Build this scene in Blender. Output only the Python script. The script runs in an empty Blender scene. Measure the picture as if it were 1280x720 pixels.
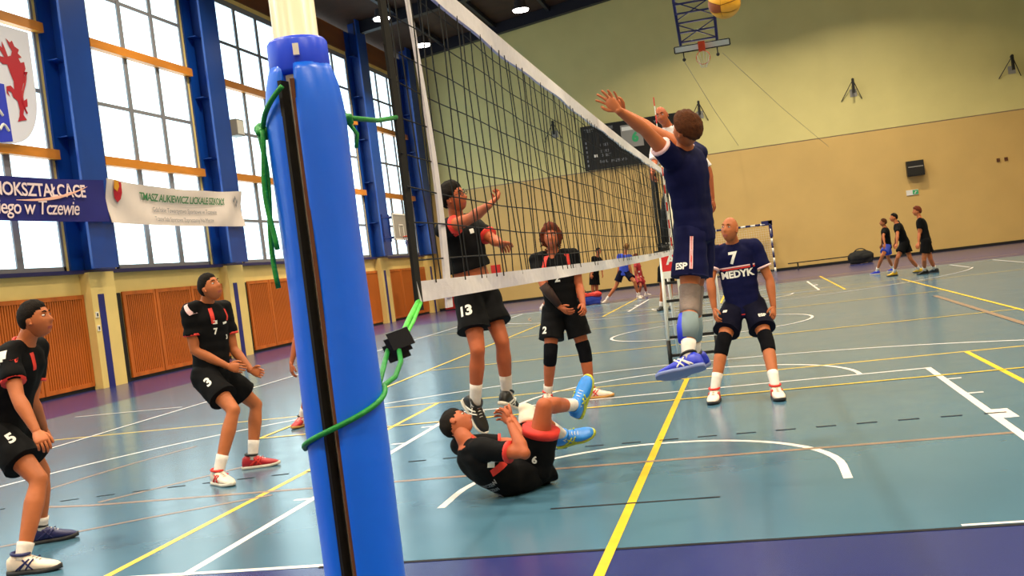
import bpy, bmesh, math, random, json
import numpy as np
from mathutils import Vector, Matrix, noise
from mathutils.bvhtree import BVHTree
R = random.Random(7)
SC = bpy.context.scene
COL = SC.collection
def lin(r, g, b):
    return tuple(((c/255)/12.92 if c/255 <= .04045 else ((c/255+.055)/1.055)**2.4) for c in (r, g, b)) + (1.0,)
# ---------------------------------------------------------------- camera, world, exposure
cam = bpy.data.cameras.new('camera'); cam.sensor_width = 36.0; cam.lens = 1298.825/1280*36.0; cam.clip_end = 200
co = bpy.data.objects.new('camera', cam); COL.objects.link(co); SC.camera = co
_r = Vector((0.9669841, 0.22230071, -0.12459596)); _u = Vector((0.11747762, 0.04501571, 0.99205473)); _f = Vector((-0.22614325, 0.97393839, -0.01741412))
co.matrix_world = Matrix(((_r.x, _u.x, -_f.x, 0.8741477), (_r.y, _u.y, -_f.y, -2.947227), (_r.z, _u.z, -_f.z, 1.48738893), (0, 0, 0, 1)))
w = bpy.data.worlds.new('world'); SC.world = w; w.use_nodes = True
w.node_tree.nodes['Background'].inputs[0].default_value = (.80, .92, 1, 1); w.node_tree.nodes['Background'].inputs[1].default_value = 1.5
SC.view_settings.view_transform = 'Standard'; SC.view_settings.look = 'None'; SC.view_settings.gamma = 1; SC.view_settings.exposure = 0.0
DAYLIGHT = 2.5      # brightness of the frosted panes
LAMP_W = 430.0      # each ceiling lamp
# ---------------------------------------------------------------- materials
MATS = {}
def mat(name, col, rough=.5, var=0.0, scale=6.0, bump=0.0, bscale=60.0, spec=.5, metal=0.0, emit=0.0, coat=0.0, stretch=None, sheen=0.0, sss=0.0, aniso=None):
    if name in MATS: return MATS[name]
    m = bpy.data.materials.new(name); m.use_nodes = True; nt = m.node_tree; b = nt.nodes['Principled BSDF']
    b.inputs['Base Color'].default_value = col; b.inputs['Roughness'].default_value = rough
    b.inputs['Specular IOR Level'].default_value = spec; b.inputs['Metallic'].default_value = metal
    if coat: b.inputs['Coat Weight'].default_value = coat; b.inputs['Coat Roughness'].default_value = .08
    if sheen: b.inputs['Sheen Weight'].default_value = sheen
    if sss: b.inputs['Subsurface Weight'].default_value = sss; b.inputs['Subsurface Radius'].default_value = (.012, .005, .003); b.inputs['Subsurface Scale'].default_value = 1
    if emit: b.inputs['Emission Color'].default_value = col; b.inputs['Emission Strength'].default_value = emit
    tc = nt.nodes.new('ShaderNodeTexCoord'); src = tc.outputs['Object']
    if stretch:
        mp = nt.nodes.new('ShaderNodeMapping'); mp.inputs['Scale'].default_value = stretch; nt.links.new(src, mp.inputs[0]); src = mp.outputs[0]
    if var:
        n = nt.nodes.new('ShaderNodeTexNoise'); n.inputs['Scale'].default_value = scale; n.inputs['Detail'].default_value = 6; nt.links.new(src, n.inputs['Vector'])
        cr = nt.nodes.new('ShaderNodeMapRange'); cr.inputs['From Min'].default_value = .3; cr.inputs['From Max'].default_value = .7
        cr.inputs['To Min'].default_value = 1-var; cr.inputs['To Max'].default_value = 1+var; nt.links.new(n.outputs['Fac'], cr.inputs['Value'])
        mx = nt.nodes.new('ShaderNodeMix'); mx.data_type = 'RGBA'; mx.blend_type = 'MULTIPLY'; mx.inputs['Factor'].default_value = 1
        mx.inputs['A'].default_value = col; nt.links.new(cr.outputs[0], mx.inputs['B']); nt.links.new(mx.outputs['Result'], b.inputs['Base Color'])
    if bump:
        n2 = nt.nodes.new('ShaderNodeTexNoise'); n2.inputs['Scale'].default_value = bscale; n2.inputs['Detail'].default_value = 4; nt.links.new(src, n2.inputs['Vector'])
        bp = nt.nodes.new('ShaderNodeBump'); bp.inputs['Strength'].default_value = bump; bp.inputs['Distance'].default_value = .01
        nt.links.new(n2.outputs['Fac'], bp.inputs['Height']); nt.links.new(bp.outputs[0], b.inputs['Normal'])
    MATS[name] = m; return m
M = dict(
    cream=mat('cream_paint', lin(232, 205, 130), .6, .05, 1.5, .05, 80),
    wall_low=mat('ochre_wall_paint', lin(208, 174, 108), .5, .05, .7, .06, 60),
    wall_high=mat('pale_wall_paint', lin(216, 204, 138), .6, .05, .6, .06, 60),
    floor=None,
    wood=mat('orange_pine', lin(190, 98, 32), .45, .25, 3, .05, 40, stretch=(1, 1, .15)),
    wood_dark=mat('slat_gap', lin(60, 26, 10), .8),
    fascia=mat('brown_board', lin(110, 62, 26), .6, .3, 2, .05, 30, stretch=(1, .15, 1)),
    ceil=mat('dark_ceiling_board', lin(58, 36, 22), .8, .3, 1.2, .05, 30),
    steel=mat('blue_steel', lin(12, 64, 150), .35, .08, 1.5),
    steel_shaded=mat('shaded_roof_steel', lin(14, 16, 34), .5, .1, 1),  # blue roof steel with the shadow on its underside put into the colour
    frame=mat('grey_window_frame', lin(124, 124, 132), .5),
    beam=mat('orange_transom', lin(205, 128, 40), .45, .2, 3, .05, 30, stretch=(1, .2, 1)),
    pane=mat('frosted_pane', (.68, .91, 1, 1), .3, emit=DAYLIGHT),
    navy_stripe=mat('navy_stripe', lin(26, 34, 120), .5),
    black=mat('matt_black', lin(14, 14, 16), .6),
    rubber=mat('black_rubber', lin(18, 18, 20), .45),
    white=mat('white_paint', lin(235, 232, 226), .5),
    pole=mat('white_pole', lin(226, 216, 190), .35, .05, 5),
    pad=mat('blue_vinyl', lin(8, 104, 250), .32, .06, 4, .12, 25, spec=.5),
    strap=mat('blue_strap', lin(16, 70, 245), .35),
    foam=mat('brown_foam', lin(92, 52, 30), .9, .2, 10),
    tape=mat('white_tape', lin(226, 224, 232), .7, .06, 30, .2, 200),
    cord=mat('black_cord', lin(10, 10, 10), .8),
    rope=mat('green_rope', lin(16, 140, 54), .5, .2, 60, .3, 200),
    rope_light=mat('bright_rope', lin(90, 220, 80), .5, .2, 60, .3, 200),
    line_w=mat('white_line', lin(236, 226, 224), .3, .06, 8),
    line_y=mat('yellow_line', lin(236, 196, 48), .3, .08, 8),
    line_o=mat('orange_line', lin(140, 116, 102), .3, .15, 8),
    line_k=mat('black_line', lin(22, 24, 32), .6, .2, 8, spec=.15),
    skin=mat('skin', lin(178, 102, 62), .5, .08, 14, .08, 120, spec=.3),
    skin2=mat('ruddy_skin', lin(174, 92, 58), .5, .08, 14, .08, 120, spec=.3),
    lip=mat('lip', lin(160, 78, 66), .45), eye=mat('eye_white', lin(225, 220, 212), .2), iris=mat('iris', lin(30, 20, 15), .2),
    hair_dark=mat('dark_hair', lin(20, 13, 9), .75, .3, 60, .6, 150, spec=.15), hair_brown=mat('brown_hair', lin(80, 44, 22), .75, .3, 60, .6, 150, spec=.15),
    hair_red=mat('auburn_hair', lin(96, 42, 24), .75, .35, 60, .6, 150, spec=.15), hair_fair=mat('fair_hair', lin(130, 90, 50), .75, .3, 60, .6, 150, spec=.15),
    sh_black=mat('black_jersey', lin(10, 10, 13), .8, .2, 8, .15, 30, spec=.12), sh_navy=mat('navy_jersey', lin(13, 16, 58), .8, .15, 8, .15, 30, spec=.12),
    sh_navy2=mat('navy_shorts', lin(12, 12, 34), .8, .15, 8, .15, 30, spec=.12), sh_white=mat('white_shirt', lin(232, 222, 226), .7, .04, 8, .15, 30), sh_blue=mat('royal_shirt', lin(40, 66, 190), .7, .1, 8),
    red=mat('red_trim', lin(212, 44, 34), .6, .05, 20), redcheck=mat('red_shirt', lin(170, 30, 40), .7, .1, 20),
    wht=mat('white_print', lin(228, 226, 222), .6), wht_line=mat('pink_white_trim', lin(232, 190, 196), .6),
    sock=mat('white_sock', lin(222, 214, 210), .8, .06, 30, .3, 120), kpad=mat('black_knee_pad', lin(12, 12, 18), .85, .2, 20, .3, 80, spec=.1),
    kpad_w=mat('white_knee_pad', lin(224, 216, 200), .75, .05, 20, .3, 80), kpad_g=mat('grey_knee_pad', lin(128, 112, 106), .75, .15, 14, .4, 60),
    shoe_w=mat('white_shoe', lin(228, 210, 196), .45, .08, 20), shoe_n=mat('navy_shoe', lin(24, 26, 88), .45, .1, 20), shoe_r=mat('red_shoe', lin(176, 26, 40), .45, .1, 20),
    shoe_b=mat('blue_shoe', lin(28, 48, 196), .4, .12, 20), shoe_lb=mat('sky_blue_shoe', lin(34, 132, 226), .4, .12, 20), shoe_k=mat('black_shoe', lin(18, 18, 22), .45), shoe_y=mat('yellow_shoe', lin(206, 166, 30), .45),
    sole_w=mat('white_sole', lin(214, 206, 196), .5), sole_gum=mat('gum_sole', lin(196, 140, 70), .6), sole_k=mat('dark_sole', lin(40, 40, 46), .6), sole_g=mat('grey_blue_sole', lin(110, 124, 176), .6), sole_y=mat('lime_sole', lin(190, 196, 60), .5),
    trouser=mat('black_trousers', lin(16, 16, 20), .75), grey_sleeve=mat('grey_sock_guard', lin(120, 138, 146), .8), blue_guard=mat('blue_guard', lin(26, 50, 214), .6), black_sleeve=mat('brown_black_sleeve', lin(46, 22, 18), .7),
    banner_b=mat('navy_banner', lin(22, 26, 116), .5, .05, 3), banner_w=mat('white_banner', lin(222, 208, 204), .5, .03, 3), green_txt=mat('green_lettering', lin(50, 120, 70), .6), grey_txt=mat('grey_lettering', lin(130, 130, 136), .6), pink_txt=mat('pale_lettering', lin(238, 214, 218), .5), slash=mat('pale_streak', lin(250, 190, 170), .5),
    griffin=mat('griffin_red', lin(186, 20, 44), .5), shield_b=mat('shield_blue', lin(40, 60, 200), .5), shield_w=mat('shield_white', lin(228, 228, 246), .5), gold=mat('crest_gold', lin(220, 150, 40), .5),
    board=mat('black_scoreboard', lin(14, 14, 18), .35), grey=mat('grey_plastic', lin(150, 146, 140), .5), exitg=mat('exit_green', lin(60, 170, 110), .5), navy_metal=mat('navy_metal', lin(30, 34, 92), .4), red_box=mat('red_box', lin(160, 24, 22), .5), red_panel=mat('red_panel', lin(214, 34, 40), .5), hoop=mat('orange_hoop', lin(226, 70, 30), .5), bag=mat('black_bag', lin(14, 14, 16), .8, .2, 10, .3, 30), bagblue=mat('blue_bag', lin(44, 60, 160), .7), steel_pipe=mat('steel_pipe', lin(60, 54, 52), .4, metal=.6),
    ball_y=mat('yellow_leather', lin(240, 176, 40), .5), ball_b=mat('brown_leather', lin(150, 76, 20), .5), lamp_h=mat('lamp_housing', lin(60, 56, 60), .4), lamp_e=mat('lamp_glow', (1, .93, .88, 1), .4, emit=14), net_w=mat('white_net', lin(225, 222, 216), .8),
)
def floor_mat():
    m = bpy.data.materials.new('teal_sports_floor'); m.use_nodes = True; nt = m.node_tree; b = nt.nodes['Principled BSDF']; L = nt.links.new
    tc = nt.nodes.new('ShaderNodeTexCoord')
    n = nt.nodes.new('ShaderNodeTexNoise'); n.inputs['Scale'].default_value = .55; n.inputs['Detail'].default_value = 5; L(tc.outputs['Object'], n.inputs['Vector'])
    cr = nt.nodes.new('ShaderNodeValToRGB'); cr.color_ramp.elements[0].position = .3; cr.color_ramp.elements[1].position = .7
    cr.color_ramp.elements[0].color = lin(66, 104, 128); cr.color_ramp.elements[1].color = lin(74, 113, 137); L(n.outputs['Fac'], cr.inputs[0])
    mp = nt.nodes.new('ShaderNodeMapping'); mp.inputs['Scale'].default_value = (3.5, 16, 1); L(tc.outputs['Object'], mp.inputs[0])
    s = nt.nodes.new('ShaderNodeTexNoise'); s.inputs['Scale'].default_value = 1.0; s.inputs['Detail'].default_value = 3; L(mp.outputs[0], s.inputs['Vector'])
    r2 = nt.nodes.new('ShaderNodeValToRGB'); r2.color_ramp.elements[0].position = .19; r2.color_ramp.elements[1].position = .25
    r2.color_ramp.elements[0].color = (.62, .6, .6, 1); r2.color_ramp.elements[1].color = (1, 1, 1, 1); L(s.outputs['Fac'], r2.inputs[0])
    mx = nt.nodes.new('ShaderNodeMix'); mx.data_type = 'RGBA'; mx.blend_type = 'MULTIPLY'; mx.inputs['Factor'].default_value = .8
    L(cr.outputs[0], mx.inputs['A']); L(r2.outputs[0], mx.inputs['B']); L(mx.outputs['Result'], b.inputs['Base Color'])
    b.inputs['Roughness'].default_value = .27; b.inputs['Specular IOR Level'].default_value = .55
    n3 = nt.nodes.new('ShaderNodeTexNoise'); n3.inputs['Scale'].default_value = 2.5; L(tc.outputs['Object'], n3.inputs['Vector'])
    mr = nt.nodes.new('ShaderNodeMapRange'); mr.inputs['To Min'].default_value = .16; mr.inputs['To Max'].default_value = .25; L(n3.outputs['Fac'], mr.inputs['Value']); L(mr.outputs[0], b.inputs['Roughness'])
    return m
M['floor'] = floor_mat()
M['border'] = mat('navy_floor_border', lin(36, 46, 106), .24, .08, .8)
# ---------------------------------------------------------------- mesh helpers
def V(*a): return np.array(a, float)
def nrm(v):
    v = np.asarray(v, float); l = np.linalg.norm(v); return v/l if l > 1e-9 else v
class MB:
    def __init__(s): s.v = []; s.f = []; s.m = []
    def add(s, vs, fs, mi=0):
        o = len(s.v); s.v.extend([tuple(map(float, x)) for x in vs]); s.f.extend([tuple(i+o for i in f) for f in fs]); s.m.extend([mi]*len(fs)); return s
    def box(s, a, b, mi=0):
        x0, y0, z0 = a; x1, y1, z1 = b
        return s.add([(x0, y0, z0), (x1, y0, z0), (x1, y1, z0), (x0, y1, z0), (x0, y0, z1), (x1, y0, z1), (x1, y1, z1), (x0, y1, z1)],
                     [(0, 3, 2, 1), (4, 5, 6, 7), (0, 1, 5, 4), (1, 2, 6, 5), (2, 3, 7, 6), (3, 0, 4, 7)], mi)
    def obox(s, c, ax, ay, az, mi=0):          # oriented box, half-axis vectors
        c, ax, ay, az = map(np.asarray, (c, ax, ay, az))
        vs = [c+i*ax+j*ay+k*az for k in (-1, 1) for (i, j) in ((-1, -1), (1, -1), (1, 1), (-1, 1))]
        return s.add(vs, [(0, 3, 2, 1), (4, 5, 6, 7), (0, 1, 5, 4), (1, 2, 6, 5), (2, 3, 7, 6), (3, 0, 4, 7)], mi)
    def tube(s, P, rad, seg=10, mi=0, flat=1.0, ref=None, cap=True, closed=False):
        P = [np.asarray(p, float) for p in P]; n = len(P)
        if not hasattr(rad, '__len__'): rad = [rad]*n
        rings = []; prev = ref
        for i in range(n):
            if closed: t = P[(i+1) % n]-P[i-1]
            else: t = P[min(i+1, n-1)]-P[max(i-1, 0)]
            t = nrm(t)
            if prev is None: prev = V(0, 0, 1) if abs(t[2]) < .9 else V(1, 0, 0)
            a = prev-t*(prev@t)
            if np.linalg.norm(a) < 1e-6: a = np.cross(t, V(1, 0, 0) if abs(t[0]) < .9 else V(0, 1, 0))
            a = nrm(a); b = np.cross(t, a); prev = a
            rings.append([P[i]+(a*math.cos(q)*flat+b*math.sin(q))*rad[i] for q in np.linspace(0, 2*math.pi, seg, endpoint=False)])
        return s.loft(rings, mi, cap, closed)
    def loft(s, rings, mi=0, cap=True, closed=False):
        o = len(s.v); k = len(rings[0]); n = len(rings)
        for r in rings: s.v.extend([tuple(map(float, x)) for x in r])
        for i in range(n if closed else n-1):
            for j in range(k):
                a, b = o+i*k, o+((i+1) % n)*k
                s.f.append((a+j, a+(j+1) % k, b+(j+1) % k, b+j)); s.m.append(mi)
        if cap and not closed:
            s.f.append(tuple(o+j for j in reversed(range(k)))); s.m.append(mi)
            s.f.append(tuple(o+(n-1)*k+j for j in range(k))); s.m.append(mi)
        return s
    def ball(s, c, r, seg=12, mi=0, frame=None):
        c = np.asarray(c, float); r = np.asarray(r, float)*np.ones(3); F = np.eye(3) if frame is None else np.asarray(frame)
        h = seg//2+1; vs = [c+F.T@(r*V(0, 0, -1))]; 
        for i in range(1, h-1):
            p = -math.pi/2+math.pi*i/(h-1)
            for j in range(seg):
                q = 2*math.pi*j/seg; vs.append(c+F.T@(r*V(math.cos(p)*math.cos(q), math.cos(p)*math.sin(q), math.sin(p))))
        vs.append(c+F.T@(r*V(0, 0, 1))); fs = []
        for j in range(seg):
            fs.append((0, 1+(j+1) % seg, 1+j)); fs.append((len(vs)-1, len(vs)-1-seg+j, len(vs)-1-seg+(j+1) % seg))
        for i in range(h-3):
            for j in range(seg):
                a, b = 1+i*seg, 1+(i+1)*seg; fs.append((a+j, a+(j+1) % seg, b+(j+1) % seg, b+j))
        return s.add(vs, fs, mi)
    def mesh(s, name='m', off=None):
        me = bpy.data.meshes.new(name); v = s.v if off is None else [(x-off[0], y-off[1], z-off[2]) for x, y, z in s.v]
        me.from_pydata(v, [], s.f); me.polygons.foreach_set('material_index', s.m); me.update(); return me
def link(name, me, mats, parent=None, smooth=False, loc=(0, 0, 0)):
    for m in (mats if isinstance(mats, (list, tuple)) else [mats]): me.materials.append(m)
    if smooth: me.polygons.foreach_set('use_smooth', [True]*len(me.polygons))
    o = bpy.data.objects.new(name, me); COL.objects.link(o); o.location = loc
    if parent is not None: o.parent = parent
    return o
def world_loc(p):
    t = np.zeros(3)
    while p is not None: t += np.array(p.location); p = p.parent
    return t
def obj(name, mb, m, parent=None, smooth=False, origin=None):
    """one mesh object from world-space geometry; parents are only translated"""
    if parent is not None: return link(name, mb.mesh(name, world_loc(parent)), m, parent, smooth)
    origin = V(0, 0, 0) if origin is None else V(*origin)
    return link(name, mb.mesh(name, origin), m, None, smooth, tuple(origin))
def empty(name, loc): 
    o = bpy.data.objects.new(name, None); COL.objects.link(o); o.location = loc; o.empty_display_size = .1; return o
def tag(o, label, cat, group=None):
    o['label'] = label; o['category'] = cat
    if group: o['group'] = group
    return o
def struct(o): o['kind'] = 'structure'; return o
def stuff(o): o['kind'] = 'stuff'; return o
def share(o, parent, loc):
    c = o.copy(); COL.objects.link(c); c.parent = parent; c.location = loc; return c
def text_poly(txt, size, shear=0.0, bold=0.0, spacing=1.0):
    cu = bpy.data.curves.new('t', 'FONT'); cu.body = txt; cu.size = size; cu.align_x = 'CENTER'; cu.align_y = 'CENTER'; cu.shear = shear; cu.offset = bold; cu.space_character = spacing; cu.resolution_u = 3
    o = bpy.data.objects.new('t', cu); COL.objects.link(o); dg = bpy.context.evaluated_depsgraph_get(); me = bpy.data.meshes.new_from_object(o.evaluated_get(dg))
    v = [tuple(x.co) for x in me.vertices]; f = [tuple(p.vertices) for p in me.polygons]
    bpy.data.objects.remove(o); bpy.data.curves.remove(cu); bpy.data.meshes.remove(me); return v, f
def flat_text(name, txt, size, c, ux, uy, m, parent, shear=0.0, bold=0.0, spacing=1.0, lift=.004, warp=None):
    v, f = text_poly(txt, size, shear, bold, spacing); c, ux, uy = V(*c), nrm(ux), nrm(uy); n = np.cross(ux, uy); mb = MB()
    pts = [c+ux*a+uy*b+n*lift for a, b, _ in v]
    if warp: pts = [warp(p) for p in pts]
    mb.add(pts, f); return obj(name, mb, m, parent)
# ---------------------------------------------------------------- people
def remesh(mb, vox, smooth=4, wr=0.0, wscale=7.0, seed=0):
    """one continuous smooth surface out of overlapping closed shapes"""
    o = bpy.data.objects.new('r', mb.mesh('r')); COL.objects.link(o)
    m = o.modifiers.new('r', 'REMESH'); m.mode = 'VOXEL'; m.voxel_size = vox
    if smooth: k = o.modifiers.new('s', 'SMOOTH'); k.factor = .5; k.iterations = smooth
    dg = bpy.context.evaluated_depsgraph_get(); me = bpy.data.meshes.new_from_object(o.evaluated_get(dg)); old = o.data
    bpy.data.objects.remove(o); bpy.data.meshes.remove(old)
    n = len(me.vertices); v = np.empty(n*3); me.vertices.foreach_get('co', v); v = v.reshape(-1, 3)
    if wr:
        nn = np.empty(n*3); me.vertices.foreach_get('normal', nn); nn = nn.reshape(-1, 3)
        h = np.array([noise.noise(Vector((p[0]*wscale*1.5+seed, p[1]*wscale*1.5, p[2]*wscale*.8)))+.6*noise.noise(Vector((p[0]*wscale*.7, p[1]*wscale*.7+seed, p[2]*wscale*2.6))) for p in v])
        v = v+nn*(h*wr)[:, None]
    f = [tuple(p.vertices) for p in me.polygons]; bpy.data.meshes.remove(me)
    out = MB(); out.add(v, f); return out
def clamp(mb, planes):
    """flatten a garment's end onto its hem plane"""
    v = np.array(mb.v)
    for o, d, t, r in planes:
        L = np.linalg.norm(d); d = d/L; q = v-o; s = q@d; rad = np.linalg.norm(q-s[:, None]*d, axis=1); k = (s > t*L) & (rad < r); v[k] -= (s[k]-t*L)[:, None]*d
    mb.v = [tuple(x) for x in v]
def head_pts(nu=40, nv=30):
    """head surface in head space: x to the right, y forward, z up; metres for a 1.8 m adult"""
    g = []
    for i in range(nv+1):
        p = -math.pi/2+math.pi*i/nv
        for j in range(nu):
            q = 2*math.pi*j/nu; d = V(math.cos(p)*math.sin(q), math.cos(p)*math.cos(q), math.sin(p)); g.append(d)
    d = np.array(g); x, y, z = d[:, 0]*.076, d[:, 1]*.097, d[:, 2]*.118
    low = np.clip(-d[:, 2], 0, 1); front = np.clip(d[:, 1], 0, 1)
    x = x*(1-.30*low**1.6-.06*front); y = np.where(d[:, 1] > 0, y*(.93+.14*low), y*(1-.35*low**1.5))+.012*low*front
    y = y+.012*np.clip(-d[:, 1], 0, 1)*-1*np.clip(d[:, 2]+.5, 0, 1)
    ff = front > .15; G = lambda t, s: np.exp(-(t/s)**2)
    nose = np.interp(z, [-.046, -.038, -.026, .0, .030], [0, .013, .026, .014, 0]); y = y+ff*nose*G(x, .0125)
    y = y-ff*.009*G(np.abs(x)-.031, .015)*G(z-.016, .013)
    y = y+ff*.005*G(z-.036, .010)*G(x, .05)
    y = y+ff*(.006*G(z+.058, .007)+.006*G(z+.073, .006)-.004*G(z+.0655, .003))*G(x, .022)
    y = y+ff*.010*G(z+.098, .017)*G(x, .022)
    y = y+ff*.004*G(np.abs(x)-.045, .015)*G(z+.02, .02)
    v = np.stack([x, y, z], 1); fs = [(i*nu+j, i*nu+(j+1) % nu, (i+1)*nu+(j+1) % nu, (i+1)*nu+j) for i in range(nv) for j in range(nu)]
    return v, fs
HEADV, HEADF = head_pts()
class BVHX:
    def __init__(s, mb): s.t = BVHTree.FromPolygons([Vector(x) for x in mb.v], mb.f)
    def hit(s, o, d, far=.6): 
        r = s.t.ray_cast(Vector(o), Vector(d), far); return None if r[0] is None else np.array(r[0])
def decal(name, v, f, c, ux, uy, m, parent, bv, lift=.004, subdiv=0):
    """flat shape pressed onto the cloth below it"""
    ux = nrm(ux); n = nrm(np.cross(ux, uy)); uy = np.cross(n, ux); pts = []
    if subdiv:
        bm = bmesh.new(); vv = [bm.verts.new(x) for x in v]
        for q in f:
            try: bm.faces.new([vv[i] for i in q])
            except ValueError: pass
        bmesh.ops.triangulate(bm, faces=bm.faces[:]); bmesh.ops.subdivide_edges(bm, edges=bm.edges[:], cuts=subdiv, use_grid_fill=True)
        bm.verts.index_update(); v = [tuple(x.co) for x in bm.verts]; f = [tuple(x.index for x in q.verts) for q in bm.faces]; bm.free()
    for a, b, *_ in v:
        p = V(*c)+ux*a+uy*b; h = bv.hit(p+n*.25, -n); pts.append((p if h is None else h)+n*lift)
    mb = MB(); mb.add(pts, f); return obj(name, mb, m, parent)
def rect(wd, ht, n=6):
    v = [(-wd/2+wd*i/n, -ht/2+ht*j/n, 0) for j in range(n+1) for i in range(n+1)]
    return v, [(j*(n+1)+i, j*(n+1)+i+1, (j+1)*(n+1)+i+1, (j+1)*(n+1)+i) for j in range(n) for i in range(n)]
def hand_mb(mb, wr, tip, thumb, right, S, curl=.5, spread=.0):
    d = nrm(tip-wr); t = nrm(thumb-d*(thumb@d)); n = np.cross(t, d) if right else np.cross(d, t)
    k = S
    def ring(q, wd, th, off=0): return [wr+d*q*k+t*(off+wd*math.cos(a))*k+n*(th*math.sin(a))*k for a in np.linspace(0, 2*math.pi, 12, endpoint=False)]
    mb.loft([ring(-.03, .024, .020), ring(.0, .026, .019), ring(.03, .036, .018), ring(.06, .042, .017), ring(.088, .041, .014), ring(.098, .034, .008)])
    for off, L, st in ((.031, .072, .084), (.0105, .080, .090), (-.0105, .075, .088), (-.031, .058, .080)):
        p = wr+d*st*k+t*off*k; a = off*spread*14; dd = nrm(d+t*a); P = [p-dd*.012*k]; ang = 0; rr = [.0085*k]
        for seg, c in ((.45, .55), (.30, 1.0), (.25, .8)):
            P.append(p); rr.append(.0086*k*(1 if seg > .4 else .92)); ang += curl*c
            p = p+(dd*math.cos(ang)+n*math.sin(ang))*L*seg*k
        P.append(p); rr.append(.0068*k); P.append(p+(dd*math.cos(ang)+n*math.sin(ang))*.004*k); rr.append(.003*k)
        mb.tube(P, rr, 8, ref=t)
    a = wr+d*.022*k+t*.022*k; b = a+(d*.62+t*.62+n*.25)*.038*k; c = b+(d*.9+t*.30+n*.3)*.030*k; e = c+(d*.95+n*(.2+.5*curl))*.024*k
    mb.tube([a-t*.012*k, a, b, c, e, e+nrm(e-c)*.004*k], [.012*k, .0145*k, .0115*k, .0105*k, .008*k, .003*k], 8)
TR = [(-.20, .055, .05), (-.14, .135, .10), (-.04, .163, .118), (.08, .158, .112), (.25, .147, .104), (.45, .152, .108), (.65, .168, .116), (.82, .168, .112), (.93, .135, .092), (1.0, .085, .07), (1.05, .058, .056)]
def person(J, S, label, fwd, group=None, hair='short', hair_m='hair_dark', skin='skin', shirt='sh_black', shorts='sh_black', trim=None, cuff='red', sock=.14, sock_m='sock',
           shoes=('shoe_w', 'sole_w'), shoes_l=None, pads=None, pads_l=None, detail=2, curl=(.5, .5), thumbs=(None, None), hem=-.24, trousers=False, sleeve=.62, sleeve_l=None, collar=None, texts=(), flashes=(), stripes=(), spread=0.0, shoe_stripe='white', guard=None, sl_r=None, hemband=None, glasses=False, bend=(0, 0, 0)):
    J = {k: V(*x) for k, x in J.items()}; seed = R.random()*50
    P, N, H = J['P'], J['N'], J['H']; fwd = nrm(fwd); hl = nrm(J['hr']-J['hl']); sl_ = nrm(J['sr']-J['sl']); up = nrm(N-P)
    origin = V(P[0], P[1], max(0., min(J['ar'][2], J['al'][2], J['tr'][2], J['tl'][2])-.095))
    if J['P'][2] < .3: origin[2] = 0
    BD = V(*bend)
    # torso frame
    def lat(t): 
        v = nrm(hl*(1-min(max(t, 0), 1))+sl_*min(max(t, 0), 1)); return nrm(v-up*(v@up))
    def ring(t, a, b, n=18):
        q_ = min(max(t, 0), 1); c = P+(N-P)*t+BD*4*q_*(1-q_); x = lat(t); u_ = nrm((N-P)+BD*4*(1-2*q_)); x = nrm(x-u_*(x@u_)); y = nrm(np.cross(u_, x)); out = []
        for q in np.linspace(0, 2*math.pi, n, endpoint=False):
            cq, sq = math.cos(q), math.sin(q); e = .8
            out.append(c+x*a*S*math.copysign(abs(cq)**e, cq)+y*b*S*math.copysign(abs(sq)**e, sq))
        return out
    front0 = lambda t: nrm(np.cross(up, lat(t)))
    # ---- body
    b = MB(); b.loft([ring(*r) for r in TR]); b.tube([N-up*.05*S, N+(H-N)*.35, H-(H-N)*.15], [.066*S, .057*S, .055*S], 14)
    for s in 'rl':
        sh, e, wv, h, k, a = (J[c+s] for c in ('s', 'e', 'w', 'h', 'k', 'a'))
        b.tube([N-up*.02*S, N+(sh-N)*.55, sh], [.05*S, .058*S, .060*S], 12); b.ball(sh, .064*S, 12)
        b.tube([sh, sh+(e-sh)*.35, sh+(e-sh)*.8, e, e+(wv-e)*.25, e+(wv-e)*.7, wv], [.058*S, .055*S, .045*S, .041*S, .046*S, .034*S, .027*S], 12); b.ball(e, .042*S, 10); b.ball(wv, .027*S, 10)
        b.tube([h, h+(k-h)*.3, h+(k-h)*.75, k, k+(a-k)*.12, k+(a-k)*.3, k+(a-k)*.6, k+(a-k)*.9, a], [.092*S, .088*S, .066*S, .057*S, .053*S, .060*S, .050*S, .037*S, .038*S], 14)
        b.ball(h, .098*S, 12); b.ball(k, .057*S, 12); kn = nrm((k-h)/.44-(a-k)/.44+1e-6); b.ball(k+kn*.012*S, .045*S, 10)
        cdir = nrm(-(kn-nrm(a-k)*(kn@nrm(a-k)))); b.ball(k+(a-k)*.3+cdir*.018*S, (.045*S, .045*S, .085*S), 12, frame=[nrm(np.cross(nrm(a-k), cdir)), cdir, nrm(a-k)])
        b.ball(a, .038*S, 10); b.tube([a, a+(J['t'+s]-a)*.25], [.034*S, .026*S], 10)
    vox = {2: .0125, 1: .016, 0: .028}[detail]
    b = remesh(b, vox, 4 if detail else 2)
    # ---- head in head space
    upv = nrm(H-N); upv = nrm(upv*.55+V(0, 0, 1)*.45) if J['P'][2] > .3 else upv
    fy = nrm(fwd); fx = nrm(np.cross(fy, upv)); fz = np.cross(fx, fy); HS = S*.97
    hw = lambda p: H+(fx*p[0]+fy*p[1]+fz*p[2])*HS
    hv = HEADV; mi = []
    hm = MB(); hm.add([hw(p) for p in hv], HEADF)
    for i, fc in enumerate(HEADF):
        c = hv[list(fc)].mean(0); hm.m[i] = 1 if (c[1] > .06 and abs(c[0]) < .021 and -.079 < c[2] < -.054) else 0
    for sx in (-1, 1):
        hm.ball(hw((sx*.074, -.008, -.004)), (.010*HS, .021*HS, .033*HS), 10, frame=[fx, nrm(fy+fz*.15), nrm(fz-fy*.15)]); hm.ball(hw((sx*.077, .004, -.024)), .010*HS, 8)
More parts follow.
